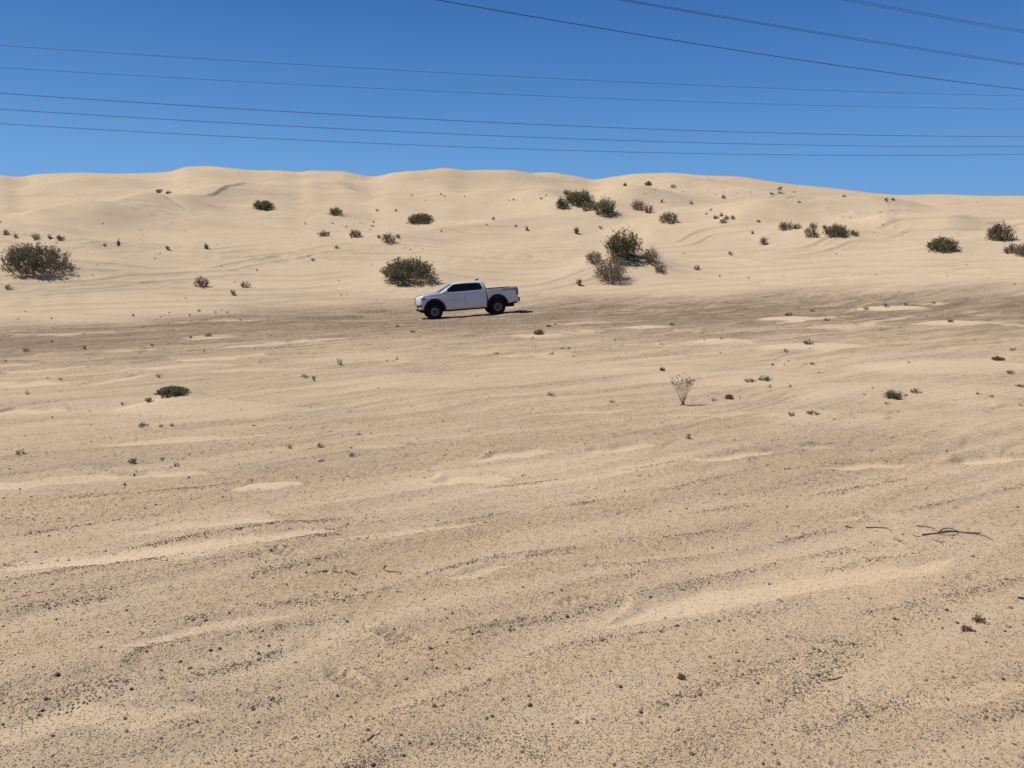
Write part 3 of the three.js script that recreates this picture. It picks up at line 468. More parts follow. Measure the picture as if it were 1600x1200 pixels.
  // lettering
  const font = await new FontLoader().loadAsync('fonts/droid/droid_sans_bold.typeface.json');
  for (const s of [-1, 1]) {
    const put = (name, txt, size, x, y, mat, wide = 1) => { const g = new TextGeometry(txt, { font, size, depth: .004, curveSegments: 3 }); g.computeBoundingBox(); g.translate(-(g.boundingBox.max.x) / 2, 0, 0); g.scale(wide, 1, 1); if (s < 0) g.rotateY(Math.PI); g.translate(x, y, s * (s < 0 ? .929 : .929) * (x < -1.1 ? .9865 : 1)); return P(name, g, mat); };
    put('door_badge', 'TACOMA', .055, .62, .86, M.grey, 1.25);
    put('bed_decal', 'TRD', .09, -1.98, 1.215, M.decalRed, 1.1); put('bed_decal', 'OFF ROAD', .085, -2.33, 1.215, M.decal, .98);
  }
}

// ------------------------------------------------------------------ plants
function tube(out, pts, r0, r1, sides = 3) {       // thin tapering stem through points
  const base = out.pos.length / 3, n = pts.length, d = new THREE.Vector3(), a = new THREE.Vector3(), b = new THREE.Vector3();
  for (let i = 0; i < n; i++) {
    d.subVectors(pts[Math.min(n - 1, i + 1)], pts[Math.max(0, i - 1)]).normalize(); a.set(Math.abs(d.y) > .9 ? 1 : 0, Math.abs(d.y) > .9 ? 0 : 1, 0).cross(d).normalize(); b.crossVectors(d, a);
    const r = lerp(r0, r1, i / (n - 1));
    for (let k = 0; k < sides; k++) { const t = k / sides * 6.2832, c = Math.cos(t) * r, s = Math.sin(t) * r; out.pos.push(pts[i].x + a.x * c + b.x * s, pts[i].y + a.y * c + b.y * s, pts[i].z + a.z * c + b.z * s); }
  }
  for (let i = 0; i < n - 1; i++) for (let k = 0; k < sides; k++) { const p = base + i * sides + k, q = base + i * sides + (k + 1) % sides; out.idx.push(p, q, q + sides, p, q + sides, p + sides); }
}
const fresh = () => ({ pos: [], idx: [], col: [] });
function leaf(out, p, size, R, tone) {
  const ax = new THREE.Vector3(R() - .5, R() - .3, R() - .5).normalize(), bx = new THREE.Vector3(R() - .5, R() - .5, R() - .5).cross(ax).normalize(), b = out.pos.length / 3, w = size * (.35 + .3 * R());
  for (const [u, v] of [[-.5, 0], [0, w / size], [.5, 0], [0, -w / size]]) { out.pos.push(p.x + ax.x * u * size + bx.x * v * size, p.y + ax.y * u * size + bx.y * v * size, p.z + ax.z * u * size + bx.z * v * size); out.col.push(tone[0], tone[1], tone[2]); }
  out.idx.push(b, b + 1, b + 2, b, b + 2, b + 3);
}
function finish(o) { const g = new THREE.BufferGeometry(); g.setAttribute('position', new THREE.Float32BufferAttribute(o.pos, 3)); if (o.col.length) g.setAttribute('color', new THREE.Float32BufferAttribute(o.col, 3)); g.setIndex(o.idx); g.computeVertexNormals(); return g; }
const KIND = {                                     // stem tone, leaf tones, how leafy, how upright
  green: { stem: [.085, .065, .045], leaf: [[.165, .150, .080], [.185, .168, .092], [.145, .130, .070], [.195, .165, .102]], leaves: 1.6, up: .15, base: .34 },
  bright: { stem: [.09, .07, .045], leaf: [[.155, .160, .075], [.195, .198, .095], [.115, .120, .055]], leaves: 1.5, up: .2, base: .32 },
  tall: { stem: [.07, .052, .035], leaf: [[.150, .145, .062], [.110, .108, .046], [.200, .182, .085], [.075, .074, .034]], leaves: 2.1, up: .75, base: .33 },
  olive: { stem: [.12, .095, .066], leaf: [[.180, .160, .100], [.230, .200, .130], [.130, .115, .070]], leaves: .75, up: .25, base: .3 },
  dry: { stem: [.175, .130, .090], leaf: [[.190, .143, .100], [.145, .108, .075], [.240, .185, .132]], leaves: .5, up: .35, base: .24 },
  dark: { stem: [.175, .130, .090], leaf: [[.180, .140, .092], [.205, .170, .108], [.140, .108, .072]], leaves: .55, up: .25 },
  sage: { stem: [.16, .13, .09], leaf: [[.20, .20, .135], [.26, .25, .17], [.13, .13, .08]], leaves: .75, up: .35 },
};
const stemMat = {}, leafMat = new THREE.MeshPhysicalMaterial({ vertexColors: true, roughness: .95, specularIntensity: .3, transmission: .3, thickness: 0, side: THREE.DoubleSide });
function shrubGeo(kind, w, h, seed, dist, dens = 1) {
  const K = KIND[kind], R = rng(seed), stems = fresh(), leaves = fresh(), pix = dist / 774, ls = clamp(pix * .85, .008, .14), big = Math.max(w, h) / pix;
  const n = Math.round(clamp(big * 2.4, 9, 120) * dens), thick = clamp(pix * .11, .0018, .015), lobes = Array.from({ length: 5 }, () => [R() * 6.28, .45 + R() * .5, .7 + R() * .3]);
  const pts = [];
  for (let i = 0; i < n; i++) {
    const a = R() * 6.2832, q = Math.sqrt(R()), lob = lobes[i % 5], aa = lerp(a, lob[0], .22), rad = lerp(q, lob[1], .15), v = lerp(1, lob[2], .7);
    const el = lerp(.12 + .88 * Math.sqrt(Math.max(0, 1 - rad * rad)), .75 + .25 * R(), K.up * .6) * (.56 + .34 * R()) * v;
    const tip = new THREE.Vector3(Math.cos(aa) * rad * w / 2, el * h, Math.sin(aa) * rad * w / 2 * .9), b0 = new THREE.Vector3(Math.cos(a) * q * w * (K.base ?? .12), -.03 * h - .02, Math.sin(a) * q * w * (K.base ?? .12));
    const mid = b0.clone().lerp(tip, .5); mid.y += h * .13 * (1 - K.up) + .02 * h * (R() - .5); mid.x += (R() - .5) * w * .08; mid.z += (R() - .5) * w * .08;
    const cv = new THREE.QuadraticBezierCurve3(b0, mid, tip), sp = cv.getPoints(4); tube(stems, sp, thick * 1.6, thick * .5);
    const tw = big > 9 ? 4 : 2;
    for (let k = 0; k < tw; k++) {
      const t = .35 + .6 * R(), s0 = cv.getPoint(t), L = (.12 + .16 * R()) * Math.min(w, h * 1.3), dir = tip.clone().sub(b0).normalize().add(new THREE.Vector3(R() - .5, (R() - .3) * .9, R() - .5).multiplyScalar(1.5)).normalize();
      const s1 = s0.clone().addScaledVector(dir, L); if (s1.y < .02 * h) s1.y = .02 * h; const sm = s0.clone().lerp(s1, .5); sm.y += L * .08;
      tube(stems, [s0, sm, s1], thick * .8, thick * .35); for (let e = 0; e < 4; e++) pts.push(s0.clone().lerp(s1, .25 + .8 * R()));
    }
    for (let e = 0; e < 5; e++) pts.push(cv.getPoint(.15 + .85 * R()));
  }
  if (K.base && big > 7) for (let k = 0; k < n * 9; k++) {                          // leafy mass down to the ground
    const a = R() * 6.2832, cy = Math.pow(R(), 1.7), rr = Math.pow(1 - Math.pow(cy, K.up > .6 ? 5 : 2.1), .5) * Math.sqrt(.25 + .75 * R()), bump = .96 + .22 * noise(Math.cos(a) * 1.7 + seed, Math.sin(a) * 1.7 + cy * 2.2) + .12 * noise(a * 3, cy * 6 + seed);
    pts.push(new THREE.Vector3(Math.cos(a) * rr * w * .5 * bump, (.03 + cy * .88 * (.86 + .3 * noise(a * 1.6 + seed, 3))) * h, Math.sin(a) * rr * w * .45 * bump));
  }
  const per = clamp(big * big * 3.6, 24, 12000) * K.leaves * dens / pts.length;
  for (const p of pts) { let c = Math.floor(per) + (R() < per % 1 ? 1 : 0); const tone = K.leaf[Math.floor(R() * K.leaf.length)]; while (c-- > 0) { const f = .8 + .4 * R(); leaf(leaves, new THREE.Vector3(p.x + (R() - .5) * ls * 2.4, Math.max(.01 * h, p.y + (R() - .5) * ls * 2.2), p.z + (R() - .5) * ls * 2.4), ls * (.6 + .8 * R()), R, tone.map((q) => q * f)); } }
  stemMat[kind] ??= std(...K.stem, .95);
  return { kind, small: big < 9 && leaves.pos.length > 0, stems: finish(stems), leaves: leaves.pos.length ? finish(leaves) : null };
}
function plant(name, G, p, turn, label, category, group, scale = 1) {
  const o = new THREE.Group(); o.name = numbered(name); scene.add(o); o.position.set(p.x, p.y, p.z); o.scale.setScalar(scale);
  const e = .5, n = new THREE.Vector3(h1(p.x - e, p.z) - h1(p.x + e, p.z), 2 * e, h1(p.x, p.z - e) - h1(p.x, p.z + e)).normalize(); n.lerp(new THREE.Vector3(0, 1, 0), .1).normalize();   // growing square to the slope
  o.quaternion.setFromUnitVectors(new THREE.Vector3(0, 1, 0), n);
  if (G.small) {                                   // too small in the photograph to show stems apart from leaves
    const s = G.stems, n = s.attributes.position.count, c = stemMat[G.kind].color; s.setAttribute('color', new THREE.Float32BufferAttribute(Array.from({ length: n * 3 }, (_, i) => [c.r, c.g, c.b][i % 3]), 3));
    part('foliage', mergeGeometries([s, G.leaves]), leafMat, o);
  } else { part('stems', G.stems, stemMat[G.kind], o); if (G.leaves) part('foliage', G.leaves, leafMat, o); }
  return tag(o, label, category, group);
}
// photograph point of the foot, width, height, kind, what tells it apart
const SHRUBS = [
  [58, 420, 114, 42, 'green', 'wide dark green desert bush at the far left of the dune foot'],
  [642, 437, 92, 37, 'green', 'broad olive green bush on the dune foot right behind the pickup truck'],
  [975, 405, 62, 54, 'tall', 'tallest upright dark green bush, on the sand mound right of the truck'], [958, 440, 66, 46, 'dry', 'large grey-brown dry bush in front of the tallest green bush'],
  [930, 411, 34, 22, 'dry', 'small dry bush on the upper left of the big grey-brown one'], [1019, 411, 38, 28, 'dry', 'grey dry bush just right of the tallest green bush'], [1032, 426, 22, 14, 'dry', 'low dry tuft below the grey bush right of the tallest green one'],
  [879, 325, 24, 18, 'bright', 'round green bush at the left end of the cluster on the sand knoll'], [907, 317, 52, 20, 'bright', 'widest green bush on top of the sand knoll'], [946, 334, 40, 27, 'bright', 'green bush on the right end of the sand knoll cluster'], [920, 331, 26, 18, 'olive', 'olive bush hanging below the middle of the sand knoll cluster'], [886, 305, 18, 9, 'dry', 'thin dry twigs behind the sand knoll cluster'],
  [998, 329, 28, 18, 'dry', 'dry brown bush right of the sand knoll cluster'], [1014, 333, 18, 16, 'dry', 'sparse dry twiggy bush beside the dry brown one near the knoll'], [1046, 347, 33, 17, 'olive', 'rounded olive bush alone on the slope right of the knoll'],
  [413, 326, 37, 13, 'green', 'low green bush high on the left dune slope'], [525, 336, 30, 12, 'olive', 'low grey-green bush high on the middle-left dune slope'], [658, 348, 44, 15, 'green', 'flat green bush high on the slope above the truck'],
  [507, 370, 19, 10, 'olive', 'small grey bush, left one of the row of three on the middle slope'], [556, 371, 23, 14, 'olive', 'small grey-green bush, middle one of the row of three on the middle slope'], [608, 379, 25, 16, 'olive', 'small grey-green bush, right one of the row of three on the middle slope'],
  [593, 373, 8, 7, 'dry', 'tiny dry tuft left of the rightmost bush in the row of three'], [622, 373, 10, 8, 'dry', 'tiny dry tuft right of the rightmost bush in the row of three'],
  [315, 449, 26, 18, 'olive', 'small grey-green bush alone on the lower left dune foot'], [1228, 359, 26, 15, 'olive', 'olive bush at the left end of the long cluster on the right slope'], [1247, 358, 16, 10, 'olive', 'small olive tuft second in the long cluster on the right slope'], [1268, 370, 25, 19, 'olive', 'bushy olive shrub lowest in the long cluster on the right slope'], [1271, 356, 15, 9, 'dry', 'brownish bush behind the lowest shrub of the long cluster'], [1307, 368, 38, 19, 'green', 'dark green bush, largest of the long cluster on the right slope'], [1335, 367, 15, 9, 'dry', 'grey tuft at the right end of the long cluster'], [1288, 358, 12, 7, 'dry', 'brown tuft left of the largest bush of the long cluster'],
  [1474, 391, 50, 23, 'bright', 'bright green rounded bush on the right dune slope'], [1563, 374, 43, 29, 'green', 'dark green bush near the right edge of the photo'], [1583, 396, 30, 17, 'olive', 'grey-green bush below the dark one at the right edge'], [1601, 400, 34, 22, 'dry', 'grey bush cut off by the right edge of the photo'],
  [1581, 306, 7, 4, 'green', 'tiny dark bush standing on the right skyline'], [1600, 307, 7, 5, 'green', 'tiny dark bush on the skyline at the photo edge'],
  [250, 302, 9, 9, 'green', 'small upright green bush high on the left dune'], [264, 303, 10, 4, 'olive', 'flat tuft beside the small upright bush high on the left dune'],
  [1013, 290, 12, 7, 'green', 'small green bush just below the right-hand dune crest'], [977, 291, 5, 6, 'green', 'tiny upright bush left of the small one below the right-hand crest'], [1052, 294, 10, 6, 'dry', 'small dry bush right of the small green one below the crest'],
  [1218, 298, 8, 7, 'olive', 'highest small bush on the right dune ridge'], [1220, 304, 11, 4, 'dry', 'flat dry tuft under the highest small bush on the right ridge'], [1206, 305, 8, 4, 'dry', 'small dry tuft left of the highest small bush on the right ridge'], [1241, 302, 5, 4, 'dry', 'speck of a bush right of the highest one on the right ridge'], [1319, 309, 7, 6, 'olive', 'small round bush alone on the upper right dune'], [1395, 314, 7, 5, 'olive', 'small round bush beside pale twigs on the upper right dune'], [1384, 315, 8, 6, 'dry', 'pale dry twigs on the upper right dune'],
  [1194, 382, 17, 15, 'dry', 'small dry bush right of the tracks on the middle right slope'], [1119, 343, 10, 9, 'olive', 'leftmost round bush of the little group above the wheel tracks'], [1128, 339, 6, 8, 'olive', 'upright sprig behind the little group above the wheel tracks'], [1136, 344, 10, 8, 'olive', 'middle round bush of the little group above the wheel tracks'], [1145, 344, 9, 7, 'olive', 'rightmost round bush of the little group above the wheel tracks'], [1131, 349, 13, 8, 'dry', 'lowest bush of the little group above the wheel tracks'],
  [1131, 311, 8, 7, 'dry', 'small dry bush below the right-hand ridge debris'], [1080, 320, 7, 7, 'dry', 'pale dry sprig with a shadow, right of the dry twiggy pair'], [1034, 317, 4, 7, 'dark', 'thin dark upright sprig right of the dry twiggy pair'], [1111, 330, 5, 5, 'dry', 'dry speck above the little group over the tracks'], [1104, 336, 4, 5, 'dry', 'dry speck left of the little group over the tracks'], [1186, 348, 8, 5, 'dark', 'dark low tuft right of the little group over the tracks'], [1176, 366, 5, 8, 'dry', 'thin leaning sprig right of the curved wheel tracks'],
  [1141, 399, 9, 8, 'dry', 'pale sprig on the smooth sand right of the dry bushes'], [1089, 422, 12, 9, 'dry', 'bare pale twigs on the sand right of the mound'], [901, 366, 10, 14, 'dry', 'upright dry shrub left of the tallest green bush'], [939, 358, 6, 6, 'dry', 'faint dry tuft above left of the tallest green bush'], [824, 361, 6, 9, 'dry', 'small dry upright sprig on the middle slope'], [906, 447, 14, 15, 'dark', 'dark sprig with a shadow right above the tailgate'],
  [11, 368, 9, 12, 'olive', 'leftmost of the upright shrubs above the wide far-left bush'], [26, 372, 9, 9, 'dry', 'second upright shrub above the wide far-left bush'], [57, 374, 14, 13, 'dry', 'largest dry shrub above the wide far-left bush'], [79, 374, 7, 9, 'dry', 'upright dry shrub right above the wide far-left bush'], [95, 375, 16, 7, 'dry', 'low dry tufts right of the shrubs above the far-left bush'], [185, 385, 5, 14, 'dry', 'thin tall dry stalk on the left slope'], [164, 386, 8, 8, 'dry', 'low dry tuft left of the thin tall stalk'], [263, 391, 10, 9, 'dry', 'small brown tuft on the wheel track of the left slope'], [323, 390, 8, 13, 'dry', 'mushroom-shaped dry sprig on the left slope'], [14, 453, 13, 10, 'dry', 'grey tuft at the left edge below the wide bush'], [365, 461, 11, 10, 'dry', 'grey tuft right of the lone lower left bush'], [384, 450, 16, 13, 'dry', 'thin dry twigs right of the lone lower left bush'],
  [489, 408, 7, 7, 'dry', 'small dry tuft between the lower left bush and the truck'], [527, 389, 9, 7, 'dry', 'pale grey tuft below the row of three'], [771, 344, 6, 6, 'dry', 'small dry tuft right of the flat green bush above the truck'], [590, 331, 4, 6, 'dark', 'dark speck of a sprig left of the flat green bush'], [619, 331, 5, 6, 'dark', 'second dark sprig left of the flat green bush'],
];
SHRUBS.forEach(([px, py, w, h, kind, label], i) => {
  const p = at(px, py - 1, hg), m = p.depth / F, G = shrubGeo(kind, w * m * .95, h * m * (w > 20 ? 1.1 : 1), 300 + i, p.depth, kind === 'dry' ? 1.1 : 1);
  p.y = ground(p.x, p.z) - .02 - (KIND[kind].base && w > 20 ? .06 * h * m : 0); plant('desert_shrub', G, p, 0, label, 'shrub', 'desert shrubs on the dunes');
});
// plants on the gravelly flat
const LOW = [
  [272, 632, 58, 15, 'green', 'low dark green bush behind the small rippled sand mound', .56], [236, 628, 22, 10, 'dark', 'small dark tuft at the left foot of the rippled sand mound'], [1140, 624, 15, 11, 'green', 'small dark green plant right of the dry fan-shaped plant'], [1396, 623, 36, 17, 'sage', 'pale grey-green leafy plant on the right flat'], [1431, 614, 18, 10, 'olive', 'olive plant just beyond the pale grey-green one'], [1386, 632, 9, 7, 'dark', 'tiny tuft in front of the pale grey-green plant'],
  [1172, 597, 20, 8, 'olive', 'left half of the flat green mat on pale sand'], [1196, 594, 24, 8, 'olive', 'right half of the flat green mat on pale sand'], [1036, 580, 11, 7, 'green', 'small dark tuft beyond the dry fan-shaped plant'], [1237, 649, 17, 7, 'dark', 'low brown tuft left of the dark mat on the right flat'], [1270, 647, 24, 7, 'dark', 'low dark mat at the tip of a sand drift on the right flat'], [1560, 563, 20, 7, 'green', 'dark green mat near the right edge of the flat'], [1582, 549, 12, 8, 'dark', 'brown tuft beyond the dark green mat at the right edge'], [1579, 584, 18, 7, 'dark', 'brown tuft in front of the dark green mat at the right edge'], [1594, 605, 16, 7, 'dark', 'brown mat cut by the right edge of the photo'],
  [1264, 538, 24, 8, 'dark', 'dark low bush at the head of a wide pale drift'], [1229, 551, 10, 9, 'dark', 'dark leaning tuft left of the wide pale drift'], [1271, 570, 12, 6, 'dark', 'small brown tuft on the wide pale drift'], [1206, 571, 10, 5, 'dark', 'small brown tuft left of the one on the wide pale drift'], [1203, 606, 9, 7, 'dark', 'tiny dark tuft under the flat green mat'], [1234, 494, 17, 8, 'dark', 'leftmost dark tuft of the row along the far right flat'], [1353, 484, 11, 8, 'dark', 'dark tuft in the middle of the row along the far right flat'], [1385, 480, 14, 8, 'dark', 'largest dark tuft of the row along the far right flat'], [1415, 478, 10, 6, 'dark', 'dark tuft next right of the largest in the row along the far flat'], [1461, 475, 9, 5, 'dark', 'right tuft of the row along the far right flat'], [1488, 504, 15, 7, 'dark', 'dark tuft heading the long pale drift on the far right'], [1293, 502, 14, 6, 'dark', 'pair of dark specks beside the pale drifts on the far right'], [1270, 487, 10, 5, 'dark', 'small dark tuft right of the leftmost one of the far row'],
  [842, 523, 18, 9, 'green', 'dark green tuft right of the pickup shadow'], [858, 511, 13, 4, 'dark', 'dark sliver of a tuft beyond the green one right of the truck'], [1051, 509, 14, 5, 'dark', 'dark tuft at the head of the pale drift right of the truck'], [1127, 530, 9, 5, 'dark', 'dark tuft with a pale sand tail on the middle flat'], [1034, 539, 8, 4, 'dark', 'small dark tuft with a pale sand tail left of the other'], [647, 520, 12, 5, 'dark', 'dark tuft on the flat in front of the truck'], [622, 511, 10, 4, 'dark', 'pair of dark specks left of the tuft before the truck'], [327, 526, 13, 7, 'dark', 'dark tuft on the far left flat'], [299, 528, 9, 4, 'dark', 'small tuft left of the one on the far left flat'], [238, 541, 9, 5, 'dark', 'small tuft with pale sand left of centre on the far flat'], [42, 549, 15, 7, 'dark', 'dark tuft near the left edge of the flat'], [133, 546, 8, 7, 'dark', 'small dark tuft right of the one near the left edge'],
  [532, 571, 13, 17, 'grass', 'upright grey grass tuft on the flat below the truck'], [491, 595, 13, 12, 'dark', 'brown tuft with a shadow left of the upright grass'], [476, 590, 14, 7, 'dry', 'pale tuft left of the brown one near the upright grass'], [776, 553, 12, 4, 'dark', 'dark tuft over a pale drift right of centre'], [621, 562, 7, 4, 'dark', 'dark speck with a pale drift below the truck'], [863, 554, 10, 4, 'dark', 'dark tuft over a pale drift right of the other'], [890, 546, 8, 5, 'dark', 'dark tuft right of centre on the flat'], [878, 546, 7, 5, 'dark', 'dark speck beside the tuft right of centre'],
  [1076, 686, 10, 12, 'olive', 'small grey tuft in front of the dry fan-shaped plant'], [1421, 568, 7, 7, 'dark', 'thin sprig on pale sand on the right flat'], [501, 698, 14, 10, 'dry', 'dry tuft in the foreground left of centre'], [452, 701, 12, 11, 'dry', 'dry tuft with a thin stalk in the left foreground'], [551, 713, 14, 10, 'dry', 'dry bent tuft right of the others in the left foreground'], [503, 722, 13, 7, 'dry', 'low dry tuft below the others in the left foreground'], [561, 681, 12, 8, 'dry', 'sparse dry tuft beyond the foreground ones'], [580, 679, 7, 5, 'dry', 'tiny dry tuft right of the sparse one'], [209, 722, 22, 7, 'dark', 'dark creeping twigs in the left foreground'], [254, 718, 9, 6, 'dark', 'dark tuft right of the creeping twigs'], [276, 729, 12, 10, 'dry', 'dry tuft right below the creeping twigs'], [224, 667, 20, 9, 'dry', 'pale dry tuft at the foot of the rippled sand mound'], [252, 667, 10, 6, 'dark', 'left of two dark tufts below the rippled sand mound'], [270, 666, 11, 6, 'dark', 'right of two dark tufts below the rippled sand mound'],
  [32, 711, 15, 13, 'dry', 'dry forked sprig at the left edge of the foreground'], [10, 704, 7, 5, 'dark', 'dark speck left of the dry forked sprig'], [193, 633, 10, 8, 'dry', 'small brown tuft left of the rippled sand mound'], [250, 590, 11, 9, 'dry', 'brown tuft beyond the rippled sand mound'], [97, 594, 10, 5, 'dry', 'small brown tuft on the streaked left flat'], [43, 616, 9, 8, 'dry', 'faint dry tuft on the streaked left flat'], [862, 619, 14, 10, 'dry', 'sparse dry twig tuft in the middle of the flat'], [957, 630, 12, 7, 'dry', 'sparse creeping sprig left of the fan-shaped plant'], [1117, 627, 12, 8, 'dry', 'faint dry sprig between the fan-shaped plant and the green one'], [1000, 745, 8, 6, 'dry', 'tiny dry tuft in front centre'], [899, 692, 7, 6, 'dry', 'small dry tuft in the middle foreground'], [1300, 671, 5, 4, 'dark', 'dark speck on the right foreground flat'], [1350, 617, 6, 4, 'dark', 'dark speck left of the pale grey-green plant'], [1365, 607, 8, 4, 'dark', 'second dark speck left of the pale grey-green plant'], [1530, 617, 10, 5, 'dark', 'left of the low brown tufts at the right'], [1549, 620, 12, 5, 'dark', 'right of the low brown tufts at the right'], [1595, 635, 8, 6, 'dark', 'small dark tuft at the right edge of the flat'],
  [1532, 972, 20, 14, 'weed', 'crumpled brown weed in the right foreground'], [1512, 985, 22, 11, 'weed', 'flattened brown weed left of the crumpled one in the right foreground'], [1066, 1060, 18, 13, 'weed', 'small brown weed lying in the gravel in front'], [1399, 968, 11, 7, 'weed', 'scrap of brown weed on an orange sand patch'],
];
KIND.grass = { stem: [.17, .15, .11], leaf: [[.15, .14, .09]], leaves: .12, up: 1 };
KIND.weed = { stem: [.16, .105, .055], leaf: [[.19, .125, .062], [.13, .085, .045], [.24, .17, .09]], leaves: .5, up: .1 };
LOW.forEach(([px, py, w, h, kind, label, beyond = 0], i) => {
  const p = at(px, py - .5, hg); p.x *= 1 + beyond / p.depth; p.z *= 1 + beyond / p.depth; const m = p.depth / F, G = shrubGeo(kind, w * m * .95, h * m * .95, 900 + i, p.depth, kind === 'green' || kind === 'sage' ? 1.1 : .6);
  p.y = ground(p.x, p.z) - .006; plant('desert_plant', G, p, 0, label, 'plant', 'small plants on the gravelly flat');
});
{ // the bare fan of thin stalks with seed heads
  const p = at(1067, 633, hg), m = p.depth / F, R = rng(41), S = fresh(), L = fresh(), H = 46 * m;
  for (let i = 0; i < 17; i++) {
    const a = (i / 16 - .5) * 1.15 + (R() - .5) * .08, y = H * (.62 + .36 * R()), dz = (R() - .5) * .16, end = new THREE.Vector3(Math.sin(a) * y * .98, y, dz), mid = new THREE.Vector3(Math.sin(a) * y * .42, y * .55, dz * .6);
    const c = new THREE.QuadraticBezierCurve3(new THREE.Vector3((R() - .5) * .01, -.01, 0), mid, end); tube(S, c.getPoints(6), .0022, .0009, 4);
    for (let k = 0; k < 7; k++) { const t = .55 + .42 * R(), s0 = c.getPoint(t), s1 = s0.clone().add(new THREE.Vector3((R() - .5) * .07, .03 + .05 * R(), (R() - .5) * .06)); tube(S, [s0, s0.clone().lerp(s1, .5).add(new THREE.Vector3(.004, 0, 0)), s1], .0009, .0005); if (R() < .6) for (let e = 0; e < 2; e++) leaf(L, s1.clone().add(new THREE.Vector3((R() - .5) * .02, (R() - .5) * .015, (R() - .5) * .02)), .012 + .01 * R(), R, [.17, .125, .08]); }
    if (i === 4 || i === 5 || i >= 11) for (let e = 0; e < 8; e++) leaf(L, end.clone().add(new THREE.Vector3((R() - .5) * .09, (R() - .3) * .045, (R() - .5) * .07)), .009 + .010 * R(), R, [.16, .115, .075]);
  }
  tube(S, [new THREE.Vector3(-.04, .004, .01), new THREE.Vector3(0, .012, 0), new THREE.Vector3(.03, .006, .01)], .006, .005, 5); tube(S, [new THREE.Vector3(0, -.02, 0), new THREE.Vector3(.004, .02, 0), new THREE.Vector3(.012, .05, 0)], .008, .005, 5);
  stemMat.fan = std(.17, .12, .08, .95); plant('dry_plant', { kind: 'fan', stems: finish(S), leaves: finish(L) }, { x: p.x, y: ground(p.x, p.z), z: p.z }, 0, 'tall bare fan-shaped dry plant on the gravelly flat right of centre', 'plant');
}
{ // specks of dry growth over the slopes and the flat: far too small to show their parts
  const R = rng(23), geos = [0, 1, 2, 3].map((k) => { const G = shrubGeo('dark', .34, .26, 50 + k, 60, .8); return mergeGeometries([G.stems, G.leaves].map((g) => { const q = g.toNonIndexed(); q.deleteAttribute('color'); return q; })); });
  const mats = [std(.21, .158, .106, .95), std(.17, .127, .086, .95), std(.27, .205, .14, .95)];
  const bands = [ // photograph box, how many, size in photograph pixels, label
    [0, 486, 420, 502, 18, 3.7, 'dark speck of dry debris in the row along the left dune foot'], [0, 395, 420, 470, 11, 2.82, 'tiny dry sprig on the lower left dune slope'], [420, 395, 640, 478, 9, 2.82, 'tiny dry sprig on the slope left of the truck'],
    [430, 345, 830, 362, 14, 3.7, 'tiny dry sprig in the row across the middle slope'], [640, 303, 860, 314, 9, 3.34, 'tiny upright sprig in the row below the middle dune crest'], [575, 386, 660, 393, 8, 2.99, 'dark speck of debris below the row of three bushes'],
    [1000, 296, 1200, 306, 13, 2.64, 'tiny sprig in the debris row on the right-hand ridge'], [1040, 395, 1600, 450, 14, 2.82, 'tiny sprig on the pale sand of the right dune foot'], [1190, 316, 1600, 400, 12, 2.64, 'tiny sprig on the right dune slope'], [0, 345, 410, 392, 8, 2.82, 'tiny sprig on the upper left dune slope'],
    [0, 512, 640, 575, 14, 3.17, 'tiny dark tuft on the far left part of the flat'], [820, 480, 1600, 575, 20, 3.17, 'tiny dark tuft on the far right part of the flat'], [0, 580, 1600, 660, 20, 3.52, 'tiny dry tuft on the middle of the flat'], [120, 665, 800, 760, 12, 3.96, 'tiny dry tuft in the left foreground'],
  ];
  for (const [x0, y0, x1, y1, n, s, label] of bands) for (let k = 0; k < n; k++) {
    const p = at(lerp(x0, x1, R()), lerp(y0, y1, R()), hg), o = new THREE.Mesh(geos[Math.floor(R() * 4)], mats[Math.floor(R() * 3)]), q = s * (.55 + .9 * R()) * p.depth / F / .34;
    o.name = numbered('dry_sprig'); o.position.set(p.x, ground(p.x, p.z) - .01 * q, p.z); o.scale.set(q * (.8 + .5 * R()), q * (.7 + .6 * R()), q); o.rotation.y = R() * 6.28; scene.add(o); tag(o, label, 'sprig', label.replace('tiny', 'tiny ones:').slice(0, 60));
  }
}
{ // old tyre half sunk in the sand, far up the right slope
  const p = at(1249, 317, hg), o = new THREE.Mesh(new THREE.TorusGeometry(1.9 * p.depth / F, .6 * p.depth / F, 10, 24), std(.03, .03, .03, .9)); o.name = 'old_tyre'; o.position.set(p.x, ground(p.x, p.z) + .06, p.z); o.rotation.set(-.7, .2, 0); scene.add(o); tag(o, 'dark ring like an old tyre lying on the upper right dune', 'tyre');
}

